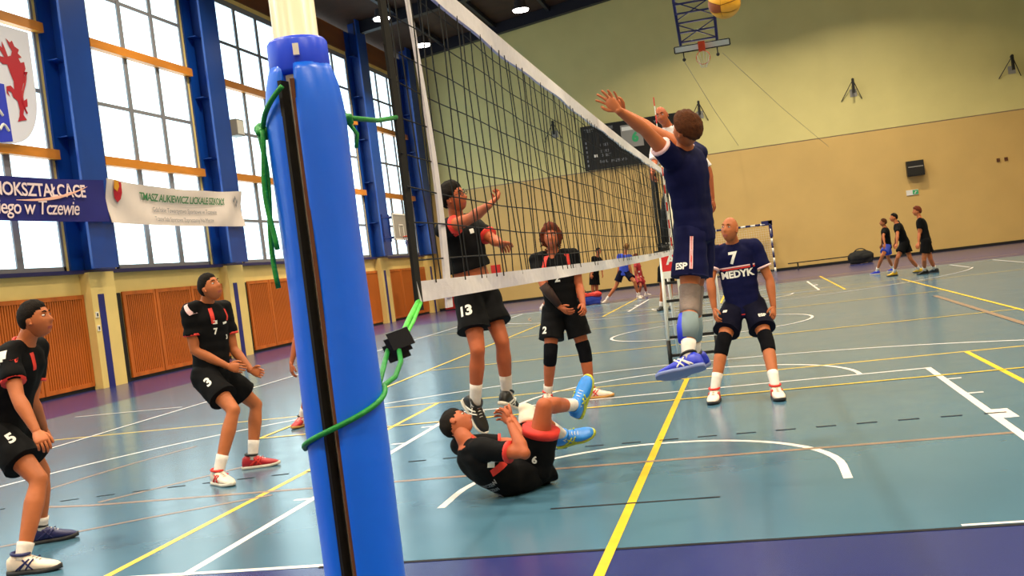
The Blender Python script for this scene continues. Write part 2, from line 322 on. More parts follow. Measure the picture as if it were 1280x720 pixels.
    for v_, f_, m_ in [(hm.v, hm.f, hm.m)]:
        o0 = len(b.v); b.v.extend(v_); b.f.extend([tuple(i+o0 for i in q) for q in f_]); b.m.extend(m_)
    ff = front0(1)
    for s, right, cu, th in (('r', True, curl[0], thumbs[0]), ('l', False, curl[1], thumbs[1])):
        hand_mb(b, J['w'+s], J['f'+s], (ff*.8+up*.3+(-sl_ if right else sl_)*.4) if th is None else V(*th), right, S, cu, spread)
    root = obj('person', b, [M[skin], M['lip']], None, True, origin); tag(root, label, 'person', group)
    # ---- face pieces
    if detail:
        for sx in (-1, 1):
            e = MB(); e.ball(hw((sx*.031, .0735, .014)), (.0120*HS, .0115*HS, .0062*HS), 12, frame=[fx, fy, fz]); e.ball(hw((sx*.031, .0825, .014)), (.0058*HS, .0040*HS, .0060*HS), 8, 1, frame=[fx, fy, fz]); obj('eye', e, [M['eye'], M['iris']], root, True)
            e = MB(); e.tube([hw((sx*x_, y_, z_)) for x_, y_, z_ in ((.014, .090, .034), (.030, .0885, .040), (.048, .077, .036))], [.0035*HS, .0045*HS, .002*HS], 6); obj('eyebrow', e, M[hair_m], root, True)
        if glasses:
            e = MB()
            for sx in (-1, 1):
                e.tube([hw((sx*.033+.023*math.cos(q), .099, .012+.016*math.sin(q))) for q in np.linspace(0, 2*math.pi, 14, endpoint=False)], .0025*HS, 6, closed=True); e.tube([hw((sx*.056, .097, .016)), hw((sx*.078, .05, .016)), hw((sx*.080, -.01, .01))], .002*HS, 6)
            e.tube([hw((-.011, .1, .014)), hw((.011, .1, .014))], .0022*HS, 6); obj('glasses', e, M['black'], root, True)
    # ---- hair
    if hair != 'bald':
        zh = lambda y: np.interp(y, [-.10, -.06, -.02, .015, .05, .085, .1], {'short': [-.080, -.060, -.010, .004, .044, .068, .073], 'crop': [-.062, -.056, -.004, .016, .052, .071, .075], 'curly': [-.125, -.11, -.085, -.045, .055, .074, .08]}[hair])
        th = {'short': .021, 'crop': .012, 'curly': .036}[hair]; z0 = zh(hv[:, 1]); dz = hv[:, 2]-z0+.011*np.array([noise.noise(Vector((p[0]*70+seed, p[1]*70, p[2]*70))) for p in hv]); ln = hv/np.linalg.norm(hv, axis=1)[:, None]
        off = np.clip(dz/.03, -.12, 1); off = np.where(dz < 0, -.12, .35+.65*off)*th
        nz = np.array([noise.noise(Vector((p[0]*45+seed, p[1]*45, p[2]*45))) for p in hv]); off = off*(1+(.55 if hair == 'curly' else .4)*nz)
        keep = [fc for fc in HEADF if max(dz[list(fc)]) > 0]; hb = MB(); hb.add([hw(p) for p in hv+ln*off[:, None]+V(0, -.002, .002)], keep)
        if hair == 'curly':
            for i in range(90):
                k_ = R.randrange(len(hv)); 
                if dz[k_] < .005: continue
                p = hv[k_]+ln[k_]*th*.9; q = [hw(p+V(.012*math.cos(a*1.3+i)+ln[k_][0]*a*.003, .012*math.sin(a*1.3+i), -.007*a)) for a in range(5)]; hb.tube(q, [.006*HS, .008*HS, .008*HS, .007*HS, .003*HS], 6)
        obj('hair', hb, M[hair_m], root, True)
    # ---- shirt
    c = MB(); T = [(hem, .178, .128), (hem+.08, .176, .128), (.02, .172, .126), (.2, .166, .122), (.45, .168, .124), (.65, .182, .130), (.82, .182, .126), (.93, .15, .106), (1.0, .098, .083), (1.035, .072, .068)]
    T = [t for i, t in enumerate(T) if i == 0 or t[0] > hem+.05]
    c.loft([ring(*r) for r in T])
    ends = {}
    for s in 'rl':
        sh, e = J['s'+s], J['e'+s]; wv = J['w'+s]; sleeve = sleeve_l if (s == 'l' and sleeve_l) else sleeve
        c.tube([N-up*.03*S, N+(sh-N)*.6, sh], [.062*S, .070*S, .074*S], 12); c.ball(sh, .073*S, 12)
        if sleeve <= 1: c.tube([sh, sh+(e-sh)*.3, sh+(e-sh)*sleeve], [.071*S, .070*S, .073*S], 14); ends[s] = (sh+(e-sh)*sleeve, nrm(e-sh), .073*S)
        else: c.tube([sh, sh+(e-sh)*.4, e, e+(wv-e)*(sleeve-1)], [.076*S, .068*S, .058*S, .052*S], 14); c.ball(e, .058*S, 10); ends[s] = (e+(wv-e)*(sleeve-1), nrm(wv-e), .052*S)
    c = remesh(c, vox, 4 if detail else 2, .013*S if detail else .006, 6.5, seed); clamp(c, [(P, P-N, -hem-.03, 9)]); shirt_o = obj('shirt', c, M[shirt], root, True); bs = BVHX(c)
    if cuff:
        for s, (q, d, r_) in ends.items():
            e = MB(); e.tube([q-d*.012*S, q+d*.006*S], [r_*.99, r_*1.0], 16); obj('cuff', e, M[cuff], shirt_o, True)
        if detail:
            e = MB(); x = lat(1); y = front0(1); cc = N+up*.012*S; e.tube([cc+x*.070*S*math.cos(q)+y*.066*S*math.sin(q)-up*.018*S*math.sin(q) for q in np.linspace(0, 2*math.pi, 20, endpoint=False)], .009*S, 8, closed=True); obj('collar', e, M[collar or cuff], shirt_o, True)
    # ---- shorts or trousers
    c = MB(); c.loft([ring(*r) for r in [(-.21, .07, .07), (-.15, .158, .118), (-.04, .176, .130), (.08, .168, .122), (.14, .160, .116)]]); lg = {}
    for s in 'rl':
        h, k, a = J['h'+s], J['k'+s], J['a'+s]; c.ball(h, .115*S, 12)
        if trousers: c.tube([h, h+(k-h)*.5, k, k+(a-k)*.5, k+(a-k)*.97], [.112*S, .10*S, .078*S, .07*S, .068*S], 14); c.ball(k, .078*S, 12)
        else: c.tube([h, h+(k-h)*.3, h+(k-h)*.71], [.112*S, .114*S, .128*S], 18)
        lg[s] = (h, k)
    c = remesh(c, vox, 3 if detail else 2, .010*S if detail else .006, 6.5, seed+9); clamp(c, [(lg[s][0], lg[s][1]-lg[s][0], .64, .17*S) for s in 'rl'] if not trousers else []); so = obj('trousers' if trousers else 'shorts', c, M[shorts], root, True); bp = BVHX(c)
    if hemband:
        for s in 'rl':
            h, k = lg[s]; d = nrm(k-h); q = h+(k-h)*.64; e = MB(); e.tube([q-d*.05*S, q+d*.002*S], [.125*S, .130*S], 20); obj('hem_band', e, M[hemband], so, True)
    # ---- socks, pads, shoes
    for s in 'rl':
        h, k, a, t = (J[c_+s] for c_ in ('h', 'k', 'a', 't')); d = nrm(k-a)
        if sock: e = MB(); e.tube([a-d*.02*S, a+d*.03*S, a+d*sock*.7*S, a+d*sock*S], [.045*S, .043*S, .047*S, .050*S], 14); obj('sock', e, M[sock_m], root, True)
        pd = (pads_l if s == 'l' and pads_l is not None else pads)
        if pd: 
            u1 = nrm(h-k); e = MB(); e.tube([k+u1*.115*S, k+u1*.10*S, k+u1*.04*S, k, k+d*-.05*S, k-d*.095*S, k-d*.105*S], [.060*S, .072*S, .070*S, .068*S, .067*S, .065*S, .054*S], 16)
            kn = nrm((k-h)/.44-(a-k)/.44+1e-6); e.ball(k+kn*.018*S, (.050*S, .050*S, .075*S), 12, frame=[nrm(np.cross(d, kn)), nrm(np.cross(d, np.cross(kn, d))), d]); obj('knee_pad', remesh(e, .012, 3), M[pd], root, True)
        if guard and s in guard: 
            e = MB(); e.tube([k-d*.11*S, k-d*.2*S, k-d*.29*S], [.060*S, .066*S, .056*S], 16); g = obj('calf_sleeve', e, M['grey_sleeve'], root, True)
            e = MB(); q = nrm(nrm(t-a)-d*(nrm(t-a)@d)); e.tube([k-d*.11*S+q*.02*S, k-d*.2*S+q*.026*S, k-d*.30*S+q*.02*S], [.050*S, .055*S, .048*S], 16); obj('shin_guard', e, M['blue_guard'], g, True)
        sm = (shoes_l if s == 'l' and shoes_l else shoes)
        tt = nrm(t-a); flat = abs((t[2]-a[2])+.06) < .015 and abs(a[2]-(origin[2]+.095)) < .02
        if flat: fd = nrm(V(tt[0], tt[1], 0)); n = V(0, 0, 1)
        else:
            n0 = nrm(d-tt*(d@tt)) if abs(d@tt) < .98 else V(0, 0, 1); fd = nrm(tt*math.cos(.3)+n0*math.sin(.3)); n = nrm(n0*math.cos(.3)-tt*math.sin(.3))
        l = np.cross(fd, n); q0 = a-n*.092*S
        prof = [(-.094, .016, .060), (-.084, .033, .100), (-.05, .043, .124), (-.01, .045, .124), (.03, .046, .112), (.07, .050, .092), (.11, .055, .074), (.15, .054, .062), (.19, .044, .052), (.213, .027, .040), (.221, .009, .030)]
        def sec(x, wd, ht, lo=.018, n_=14):
            out = []
            for q in np.linspace(0, 2*math.pi, n_, endpoint=False):
                cq, sq = math.cos(q), math.sin(q); out.append(q0+fd*x*S+l*wd*S*math.copysign(abs(cq)**.65, cq)+n*(lo+(ht-lo)*(.5+.5*math.copysign(abs(sq)**.75, sq)))*S)
            return out
        e = MB(); e.loft([sec(*r) for r in prof]); sho = obj('shoe', e, M[sm[0]], root, True)
        e = MB(); rr = [(-.100, .018), (-.089, .037), (-.05, .046), (0, .045), (.05, .047), (.11, .058), (.155, .057), (.196, .046), (.219, .028), (.228, .011)]
        e.loft([[q0+fd*x*S+l*wd*S*math.copysign(abs(math.cos(q))**.5, math.cos(q))+n*(.014+.014*math.copysign(abs(math.sin(q))**.3, math.sin(q)))*S+n*max(0, x-.14)*.12*S for q in np.linspace(0, 2*math.pi, 14, endpoint=False)] for x, wd in rr]); obj('sole', e, M[sm[1]], sho, True)
        if detail:
            bv = BVHX_from(sho, root); e = MB()
            for x in (.045, .065, .085, .105): e.tube([q0+fd*x*S+l*v_*S+n*(np.interp(x, [.03, .07, .11], [.113, .093, .076])-.010*abs(v_)/.025+.002)*S for v_ in (-.028, -.012, 0, .012, .028)], .0028*S, 6)
            obj('lace', e, M['white' if sm[0] not in ('shoe_w',) else 'grey'], sho, True)
            e = MB(); e.tube([q0+fd*(-.008+.049*math.cos(q))*S+l*.046*S*math.sin(q)+n*(.122-.006*math.cos(q))*S for q in np.linspace(0, 2*math.pi, 16, endpoint=False)], .010*S, 8, closed=True); obj('shoe_collar', e, M[{'shoe_lb': 'shoe_lb', 'shoe_w': shoe_stripe if shoe_stripe != 'white' else 'shoe_k'}.get(sm[0], 'shoe_k')], sho, True)
            e = MB()
            for sd in (-1, 1):
                for xa, xb in ((-.01, .055), (.03, .085), (.075, .02), (-.03, .06)):
                    e_v = []
                    for tq in np.linspace(0, 1, 7):
                        x = xa+(xb-xa)*tq; z = .03+.060*tq; p = q0+fd*x*S+n*z*S+l*sd*.2*S; hh = bv.hit(p, -l*sd, .4); e_v.append((hh if hh is not None else q0+fd*x*S+n*z*S+l*sd*.04*S)+l*sd*.001)
                    e.tube(e_v, .0055*S, 6)
            obj('shoe_stripe', e, M[shoe_stripe], sho, True)
    # ---- arm sleeve
    if sl_r:
        for s in sl_r: 
            e = MB(); a_, w_ = J['e'+s], J['w'+s]; e.tube([a_-(nrm(w_-a_))*.02, a_+(w_-a_)*.25, a_+(w_-a_)*.9], [.047*S, .051*S, .034*S], 14); obj('arm_sleeve', e, M['black_sleeve'], root, True)
    # ---- printed things: texts = (where, text, size, material, position, turn)
    def spot(where, pos):
        if where == 'shirt':
            t, ang = pos; c_ = P+(N-P)*t+BD*4*t*(1-t)*(0 < t < 1); x, y = lat(t), front0(t); n = nrm(y*math.cos(ang)+x*math.sin(ang)); return c_+n*.05, np.cross(up, n), up, bs, shirt_o
        s, t, dv = pos; h, k = lg[s]; ax = nrm(h-k); n = V(*dv); n = nrm(n-ax*(n@ax)); return h+(k-h)*t+n*.05, np.cross(ax, n), ax, bp, so
    for where, txt, size, mt, pos in texts:
        c_, ux, uy, bv, par = spot(where, pos); v, f = text_poly(txt, size*S, bold=.004*size*S/.1); decal('number' if txt.isdigit() else 'lettering', v, f, c_, ux, uy, M[mt], par, bv, .004, 1)
    for where, wd, ht, rot, mt, pos in flashes:
        c_, ux, uy, bv, par = spot(where, pos); v, f = rect(wd*S, ht*S); ca, sa = math.cos(rot), math.sin(rot); v = [(a*ca-q*sa, a*sa+q*ca, 0) for a, q, _ in v]
        decal('flash', v, f, c_, ux, uy, M[mt], par, bv, .0035)
    return root
def BVHX_from(o, root):
    w = world_loc(o); mb = MB(); mb.v = [tuple(np.array(v.co)+w) for v in o.data.vertices]; mb.f = [tuple(p.vertices) for p in o.data.polygons]; return BVHX(mb)
# ---------------------------------------------------------------- the hall: floor and markings
XW, YF, YN, XR = -13.6, 43.3, -10.7, 13.6
roof = lambda x: 13.25-.1225*abs(x)
fl = struct(obj('floor', MB().box((XW-.4, YN-.4, -.3), (XR+.4, YF+.4, -.001)), M['border']))
obj('sports_surface', MB().box((-10.6, 2.3, -.02), (10.6, 31.0, 0)), M['floor'], fl)
LZ = [.0004]
def line(pts, wd, m, closed=False):
    LZ[0] += .00003; z = LZ[0]; mb = MB(); P = [V(x, y, z) for x, y in pts]; n = len(P); L, Q = [], []
    for i in range(n):
        t = nrm((P[(i+1) % n]-P[i-1]) if closed else (P[min(i+1, n-1)]-P[max(i-1, 0)])); s = V(-t[1], t[0], 0)*wd/2; L.append(P[i]+s); Q.append(P[i]-s)
    vs = L+Q; fs = [(n+i, n+(i+1) % n, (i+1) % n, i) for i in range(n if closed else n-1)]; mb.add(vs, fs); return obj('court_line', mb, M[m], fl)
arc = lambda cx, cy, r, a0, a1, n=28: [(cx+r*math.cos(math.radians(a0+(a1-a0)*i/n)), cy+r*math.sin(math.radians(a0+(a1-a0)*i/n))) for i in range(n+1)]
for mir in (0, 1):
    g = (lambda P: P) if not mir else (lambda P: [(x, 32.6-y) for x, y in P])
    for s in (-1, 1):
        line(g([(s*2.45, 2.3), (s*2.45, 8.06)]), .06, 'line_w')
        line(g([(s*6.6, 2.3), (s*6.6, 5.2)]), .05, 'line_w')
        for y in (7.16, 6.25, 4.1): line(g([(s*2.48, y), (s*2.6, y)]), .05, 'line_w')
        line(g([(s*2.53, 5.02), (s*2.53, 5.40)]), .12, 'line_w')
        line(g([(s*1.28, 3.5), (s*1.28, 3.9)]), .055, 'line_w')
    line(g([(-2.48, 8.03), (2.48, 8.03)]), .05, 'line_w'); line(g(arc(0, 8.05, 1.8, 0, 180)), .05, 'line_w'); line(g(arc(0, 3.87, 1.28, 0, 180)), .055, 'line_w')
    line(g(arc(0, 3.87, 6.8, 12, 168, 60)), .05, 'line_w')
    line(g([(-7.8, 2.33), (-1.6, 2.33)]), .05, 'line_w'); line(g([(-1.62, 2.30), (7.8, 2.30)]), .035, 'line_k'); line(g([(1.7, 2.345), (7.8, 2.345)]), .03, 'line_w')
    for x in (-3, 0, 3): line(g([(x, 0 if x == 0 else -.3), (x, 9.05)]), .055, 'line_y')
    line(g([(-9, 9.05), (9, 9.05)]), .05, 'line_y'); line(g([(-9, .03), (9, .03)]), .05, 'line_y')
    line(g([(-.5, 3.26), (.53, 3.26)]), .03, 'line_k')
    line(g([(-5.7, 5.3), (-5.62, 5.9), (-5.5, 6.5), (-5.25, 7.3)]), .06, 'line_o'); line(g([(-5.2, 4.6), (-4.6, 4.5), (-2, 4.48), (2.42, 4.47)]), .06, 'line_o'); line(g([(-4.6, 4.6), (-4.13, 5.28), (-3.7, 5.96)]), .06, 'line_o'); line(g([(-4.6, 3.2), (-3.7, 3.85), (-2.9, 4.35)]), .05, 'line_o')
    x = -5.7
    while x < 5.8:
        f_ = lambda q: 5.28-.038*max(0, abs(q)-1.5)**2
        line(g([(x, f_(x)), (x+.15, f_(x+.15))]), .035, 'line_k'); x += .30
for s in (-1, 1): line([(s*7.8, 2.3), (s*7.8, 30.3)], .05, 'line_w'); line([(s*4.55, 7.4), (s*4.55, 25.3)], .055, 'line_y')
for y in (7.42, 13.42, 19.2, 25.3): line([(-4.55, y), (4.55, y)], .05, 'line_y')
line(arc(0, 16.2, 1.8, 0, 360, 48), .05, 'line_w'); line([(-10, 11.75), (-8, 11.62)], .05, 'line_w'); line([(4.15, 18), (4.12, 11)], .09, 'line_o')
# ---------------------------------------------------------------- left wall: windows, columns, wood panels
PY = [-7.1, -.9, 5.3, 11.5, 17.7, 23.95, 30.15, 36.35, 42.5]
wl = MB(); wl.box((XW-.3, YN, 0), (XW, YF, 2.62)); wl.box((XW-.3, YN, 10.62), (XW, YF, 11.65))
for P in PY: wl.box((XW-.3, P-.78, 2.62), (XW, P+1.15, 10.62))
wl.box((XW-.3, YN, 2.62), (XW, PY[0]-.7, 10.62)); struct(obj('wall_left', wl, M['cream']))
fa = MB()
for i, P in enumerate(PY[:-1]): fa.box((XW, P+1.0, 10.78), (XW+.06, PY[i+1]-.7, 11.6))
struct(obj('trim_1', fa, M['fascia'])); struct(obj('trim_2', MB().box((XW, YN, 2.58), (XW+.14, YF, 2.66)), M['navy_metal']))
pane_me = {}
for i, P in enumerate(PY[:-1]):
    a, b = P+1.13, min(P+5.47, PY[i+1]-.75); w_ = (b-a)/3
    fr = MB(); x0, x1 = XW-.06, XW+.03
    for z0, z1 in ((2.62, 2.76), (10.45, 10.62)): fr.box((x0, a, z0), (x1, b, z1))
    for y in (a, b-.08): fr.box((x0, y, 2.62), (x1, y+.08, 10.62))
    win = struct(obj('window_%d' % (i+1), fr, M['frame'], None, False, (XW, (a+b)/2, 2.6)))
    for z in (5.1, 7.88): obj('transom', MB().box((XW-.08, a-.12, z), (XW+.16, b+.12, z+.21)), M['beam'], win)
    for z0, z1 in ((2.76, 5.1), (5.31, 7.88), (8.09, 10.45)):
        thick = .10 if z0 < 3 else .078
        for k in (1, 2): obj('mullion', MB().box((x0, a+w_*k-thick, z0), (x1, a+w_*k+thick, z1)), M['frame'], win)
        zm = (z0+z1)/2; obj('glazing_bar', MB().box((x0+.01, a+.08, zm-.045), (x1-.01, b-.08, zm+.045)), M['frame'], win)
        for k in range(3):
            for h in (0, 1):
                ya, yb = a+w_*k+(.08 if k == 0 else thick), a+w_*(k+1)-(.08 if k == 2 else thick); za, zb = (z0, zm-.045) if h == 0 else (zm+.045, z1)
                key = (round(yb-ya, 3), round(zb-za, 3))
                if key not in pane_me: me = MB().box((-.012, -(yb-ya)/2, -(zb-za)/2), (.012, (yb-ya)/2, (zb-za)/2)).mesh('pane'); me.materials.append(M['pane']); pane_me[key] = me
                o = bpy.data.objects.new('pane', pane_me[key]); COL.objects.link(o); o.parent = win; o.location = V(XW-.02, (ya+yb)/2, (za+zb)/2)-world_loc(win)
slat_me = MB().box((-.012, -.022, -.93), (.012, .022, .93)).mesh('slat'); slat_me.materials.append(M['wood'])
trim_n = 3
for i, P in enumerate(PY):
    # steel column of the portal frame over a cream pier
    c = struct(obj('trim_%d' % trim_n, MB().box((XW, P-.62, 2.62), (XW+.05, P+1.0, 11.6)), M['steel'], None, False, (XW, P, 0))); trim_n += 1
    obj('flange', MB().box((XW+.5, P-.55, 2.66), (XW+.56, P+.38, 12.0)), M['steel'], c); obj('web', MB().box((XW+.05, P-.14, 2.66), (XW+.5, P-.02, 12.0)), M['steel'], c)
    for z in (4.0, 5.6, 7.3, 9.0, 10.6): obj('stiffener', MB().box((XW+.05, P-.5, z), (XW+.3, P+.2, z+.02)), M['steel'], c)
    obj('pier', MB().box((XW, P-.32, 0), (XW+.25, P+.6, 2.6)), M['cream'], c); obj('stripe', MB().box((XW+.25, P-.1, 0), (XW+.262, P+.12, 2.1)), M['navy_stripe'], c)
    obj('joint', MB().box((XW, P+.6, 0), (XW+.03, P+1.08, 2.1)), M['black'], c)
for i, P in enumerate(PY[:-1]):
    if i < 3: continue
    for n_, (a, b) in enumerate(((1.12, 2.48), (2.52, 4.16), (4.2, 5.86))):
        a, b = P+a, P+b; t = empty('wood_panel', (XW+.06, (a+b)/2, .08)); where = ('beside the pier on its right', 'in the middle of its bay', 'against the next blue striped pier')[n_]
        bay = {0: None, 1: None, 2: None, 3: 'behind the man at the far left edge', 4: 'under the white banner window', 5: 'behind the padded net post', 6: 'right of the padded net post', 7: 'in the far corner by the net end'}[i]
        if bay is None: tag(t, 'slatted wood panel outside the picture on the window wall', 'wall panel', 'slatted wall panels out of view')
        else: tag(t, '%s slatted wood panel %s' % (('nearest', 'middle', 'farthest')[n_], bay), 'wall panel')
        f_ = MB(); f_.box((XW+.03, a, .08), (XW+.07, b, .17)); f_.box((XW+.03, a, 2.03), (XW+.07, b, 2.12)); f_.box((XW+.03, a, .17), (XW+.07, a+.09, 2.03)); f_.box((XW+.03, b-.09, .17), (XW+.07, b, 2.03)); obj('frame', f_, M['wood'], t)
        obj('backing', MB().box((XW+.005, a+.02, .1), (XW+.03, b-.02, 2.1)), M['wood_dark'], t); n = int((b-a-.2)/.075)
        if i >= 3:
            for k in range(n):
                o = bpy.data.objects.new('slat', slat_me); COL.objects.link(o); o.parent = t; o.location = (-.012, a+.13+(b-a-.26)*k/(n-1)-(a+b)/2, 1.02)
struct(obj('baseboard_left', MB().box((XW, YN, 0), (XW+.035, YF, .075)), M['black']))
t = empty('light_switch', (XW+.26, 17.48, 1.3)); tag(t, 'white double light switch plates on the cream pier behind the player at the left edge', 'switch')
for z in (1.28, 1.58): s = obj('switch_plate', MB().box((XW+.25, 17.43, z), (XW+.268, 17.53, z+.13)), M['white'], t); obj('rocker', MB().box((XW+.268, 17.46, z+.03), (XW+.276, 17.50, z+.10)), M['black'], s)
t = obj('wall_box', MB().box((XW+.03, 25.15, 6.42), (XW+.33, 25.62, 6.9)), M['grey'], None, False, (XW+.03, 25.4, 6.4)); tag(t, 'small pale grey box mounted on the window frame left of the net post', 'box')
obj('cover', MB().box((XW+.33, 25.2, 6.46), (XW+.345, 25.57, 6.86)), M['white'], t)
# ---------------------------------------------------------------- other walls, roof
far = MB(); far.add([(XW, YF, 0), (XR, YF, 0), (XR, YF+.3, 0), (XW, YF+.3, 0), (XW, YF, 5.38), (XR, YF, 5.38), (XR, YF+.3, 5.38), (XW, YF+.3, 5.38)], [(0, 3, 2, 1), (4, 5, 6, 7), (0, 1, 5, 4), (1, 2, 6, 5), (2, 3, 7, 6), (3, 0, 4, 7)])
far.box((XW, YF, 5.42), (XR, YF+.3, 13.3), 1); far.box((XW, YF+.02, 5.38), (XR, YF+.3, 5.42), 2); struct(obj('wall_far', far, [M['wall_low'], M['wall_high'], M['line_o']]))
struct(obj('baseboard_far', MB().box((XW, YF-.03, 0), (XR, YF, .11)), M['black']))
for nm, x0, x1, y0, y1 in (('wall_right', XR, XR+.3, YN, YF), ('wall_near', XW, XR, YN-.3, YN)):
    struct(obj(nm, MB().box((x0, y0, 0), (x1, y1, 5.4)).box((x0, y0, 5.4), (x1, y1, 13.3), 1), [M['wall_low'], M['wall_high']]))
ce = MB()
for s in (-1, 1): ce.add([(0, YN-.3, 13.6), (s*14, YN-.3, 13.6-.1225*14), (s*14, YF+.3, 13.6-.1225*14), (0, YF+.3, 13.6), (0, YN-.3, 13.8), (s*14, YN-.3, 13.8-.1225*14), (s*14, YF+.3, 13.8-.1225*14), (0, YF+.3, 13.8)], [(0, 3, 2, 1), (4, 5, 6, 7), (0, 1, 5, 4), (1, 2, 6, 5), (2, 3, 7, 6), (3, 0, 4, 7)])
cei = struct(obj('ceiling', ce, M['ceil']))
for P in PY:
    y = P if P < 42 else 42.75; r = MB()
    for s in (-1, 1): r.add([(s*x, y+dy, 13.58-.1225*x if up else 13.12-.1225*x) for x in (0, 13.3) for dy in (-.17, .17) for up in (0, 1)], [(0, 1, 3, 2), (4, 6, 7, 5), (0, 4, 5, 1), (2, 3, 7, 6), (0, 2, 6, 4), (1, 5, 7, 3)])
    obj('rafter', r, M['steel_shaded'], cei)
for x in (-11.5, -9, -6.5, -4, -1.5, 1.5, 4, 6.5, 9, 11.5): obj('purlin', MB().box((x-.07, YN, 13.38-.1225*abs(x)), (x+.07, YF, 13.56-.1225*abs(x))), M['steel_shaded'], cei)
def lamp(x, y, z, label, group=None):
    t = empty('ceiling_lamp', (x, y, z)); tag(t, label, 'lamp', group); top = 13.55-.1225*abs(x)
    h = MB(); h.tube([(x, y, z+.34), (x, y, z+.3), (x, y, z+.12), (x, y, z+.02), (x, y, z)], [.1, .2, .22, .31, .32], 20, cap=True); obj('housing', h, M['lamp_h'], t, True)
    e = MB(); e.tube([(x, y, z), (x, y, z-.05), (x, y, z-.08)], [.28, .26, .12], 20); obj('lens', e, M['lamp_e'], t, True)
    e = MB(); e.tube([(x, y, z+.3), (x, y, top)], .02, 8); obj('hanger', e, M['lamp_h'], t)
    l = bpy.data.lights.new('lamp_light', 'AREA'); l.shape = 'DISK'; l.size = .5; l.spread = math.radians(138); l.energy = LAMP_W; l.color = (1, .86, .62); lo = bpy.data.objects.new('lamp_light', l); COL.objects.link(lo); lo.parent = t; lo.location = (0, 0, -.1)
lamp(-10.18, 30.44, 10.4, 'glowing round ceiling lamp above the window wall, leftmost of the three in view'); lamp(-10.25, 35.22, 10.4, 'glowing round ceiling lamp seen behind the white net side band'); lamp(-5.85, 32.65, 10.4, 'glowing round ceiling lamp right of the white top tape of the net')
for x in (-10.2, -5.9, 0, 5.9, 10.2):
    for y in (-6, 2, 11.5, 21, 32.6, 38):
        if (x < -5 and y > 30) or (x > 6 and y > 35): continue
        lamp(x, y, 12.2 if abs(x) < 7 else 11.6, 'round ceiling lamp of the hall above the picture', 'ceiling lamps above the picture')
# ---------------------------------------------------------------- banners and shield on the window wall
def banner(name, y0, y1, z0, z1, x, m, label, fold, seed):
    nx, nz = 60, 14; mb = MB(); rnd = R.random()*9
    def warp(p):
        u = (p[1]-y0)/(y1-y0); v = (p[2]-z0)/(z1-z0); sag = 4*u*(1-u)
        return V(p[0]+fold*(.5*math.sin(9*(u*.7+abs(u-.5)*v*1.2)+seed)+.5*math.sin(5*v+7*sag+seed)), p[1], p[2]-.10*sag*(.35+.65*v))
    vs = [warp(V(x, y0+(y1-y0)*i/nx, z0+(z1-z0)*j/nz)) for j in range(nz+1) for i in range(nx+1)]; vb = [p-V(.01, 0, 0) for p in vs]; k = nx+1
    q = [(j*k+i, j*k+i+1, (j+1)*k+i+1, (j+1)*k+i) for j in range(nz) for i in range(nx)]; mb.add(vs+vb, q+[tuple(reversed([c+len(vs) for c in f])) for f in q])
    o = obj(name, mb, m, None, True, (x, (y0+y1)/2, z0)); tag(o, label, 'banner'); return o, warp
X = XW+.66
o, wp = banner('school_banner', 10.4, 17.78, 3.68, 4.62, X, M['banner_b'], 'navy blue banner with white lettering hanging across the window at the left edge', .02, 1.)
ux, uy = V(0, 1, 0), V(0, 0, 1)
def word(txt, size, yc, zc, mt, par, wp, shear=0.0, bold=.004, spacing=1.0, xx=X): return flat_text('lettering', txt, size, (xx, yc, zc), ux, uy, M[mt], par, shear, bold, spacing, .03, wp)
word('LICEUM OGÓLNOKSZTAŁCĄCE', .39, 14.38, 4.34, 'pink_txt', o, wp, 0, .008, .93); word('im. Jana III Sobieskiego w Tczewie', .44, 14.05, 3.96, 'pink_txt', o, wp, .2, .004, .9)
mb = MB(); mb.tube([wp(V(X+.035, 14.8+2.3*i/20, 4.12+.34*i/20-.10*math.sin(math.pi*i/20))) for i in range(21)], [.03*math.sin(math.pi*(i+.3)/20.6)+.004 for i in range(21)], 6, flat=.15, ref=V(1, 0, 0)); obj('pale_stroke', mb, M['slash'], o)
o, wp = banner('sponsor_banner', 17.84, 24.2, 3.66, 4.66, X, M['banner_w'], 'white banner with green lettering and a small crest hanging between two blue columns', .05, 2.2)
word('TMASZ AUKIEWICZ LICKALE SZKOŁY', .27, 21.15, 4.36, 'green_txt', o, wp, .1, .004, .88); word('Gdańskie Towarzystwo Sportowe w Tczewie', .17, 21.1, 4.06, 'grey_txt', o, wp, .1, .0, .95); word('Tczew Sala Sportowa Zapraszamy Na Mecze', .16, 21.0, 3.82, 'grey_txt', o, wp, 0, .0, .95)
def shape(name, P, c, m, par, scale, wp=None, lift=.03):
    bm = bmesh.new(); f = bm.faces.new([bm.verts.new((a*scale, b*scale, 0)) for a, b in P]); bmesh.ops.triangulate(bm, faces=[f]); bm.verts.index_update(); mb = MB()
    pts = [V(c[0]+lift, c[1]+v.co.x, c[2]+v.co.y) for v in bm.verts]; mb.add([wp(p) for p in pts] if wp else pts, [tuple(v.index for v in q.verts) for q in bm.faces]); bm.free(); return obj(name, mb, M[m], par)
shape('crest', [(-.5, .8), (.5, .8), (.5, 0), (.35, -.5), (0, -.8), (-.35, -.5), (-.5, 0)], (X, 18.2, 4.38), 'griffin', o, .3, wp, .032); shape('crest', [(-.4, .75), (.1, .75), (.25, .3), (.0, -.1), (-.4, .1)], (X, 18.17, 4.42), 'gold', o, .3, wp, .036)
for dy, dz in ((0, .06), (.1, -.03), (-.08, .0), (.05, -.12)): shape('emblem', [(-.5, -.2), (0, .8), (.5, -.1), (.1, -.9)], (X, 23.75+dy, 4.4+dz), 'grey_txt', o, .09, wp, .034)
sh = empty('heraldic_shield', (XW+.2, 15.2, 5.3)); tag(sh, 'white and blue shield board with a red griffin in the upper left window', 'shield')
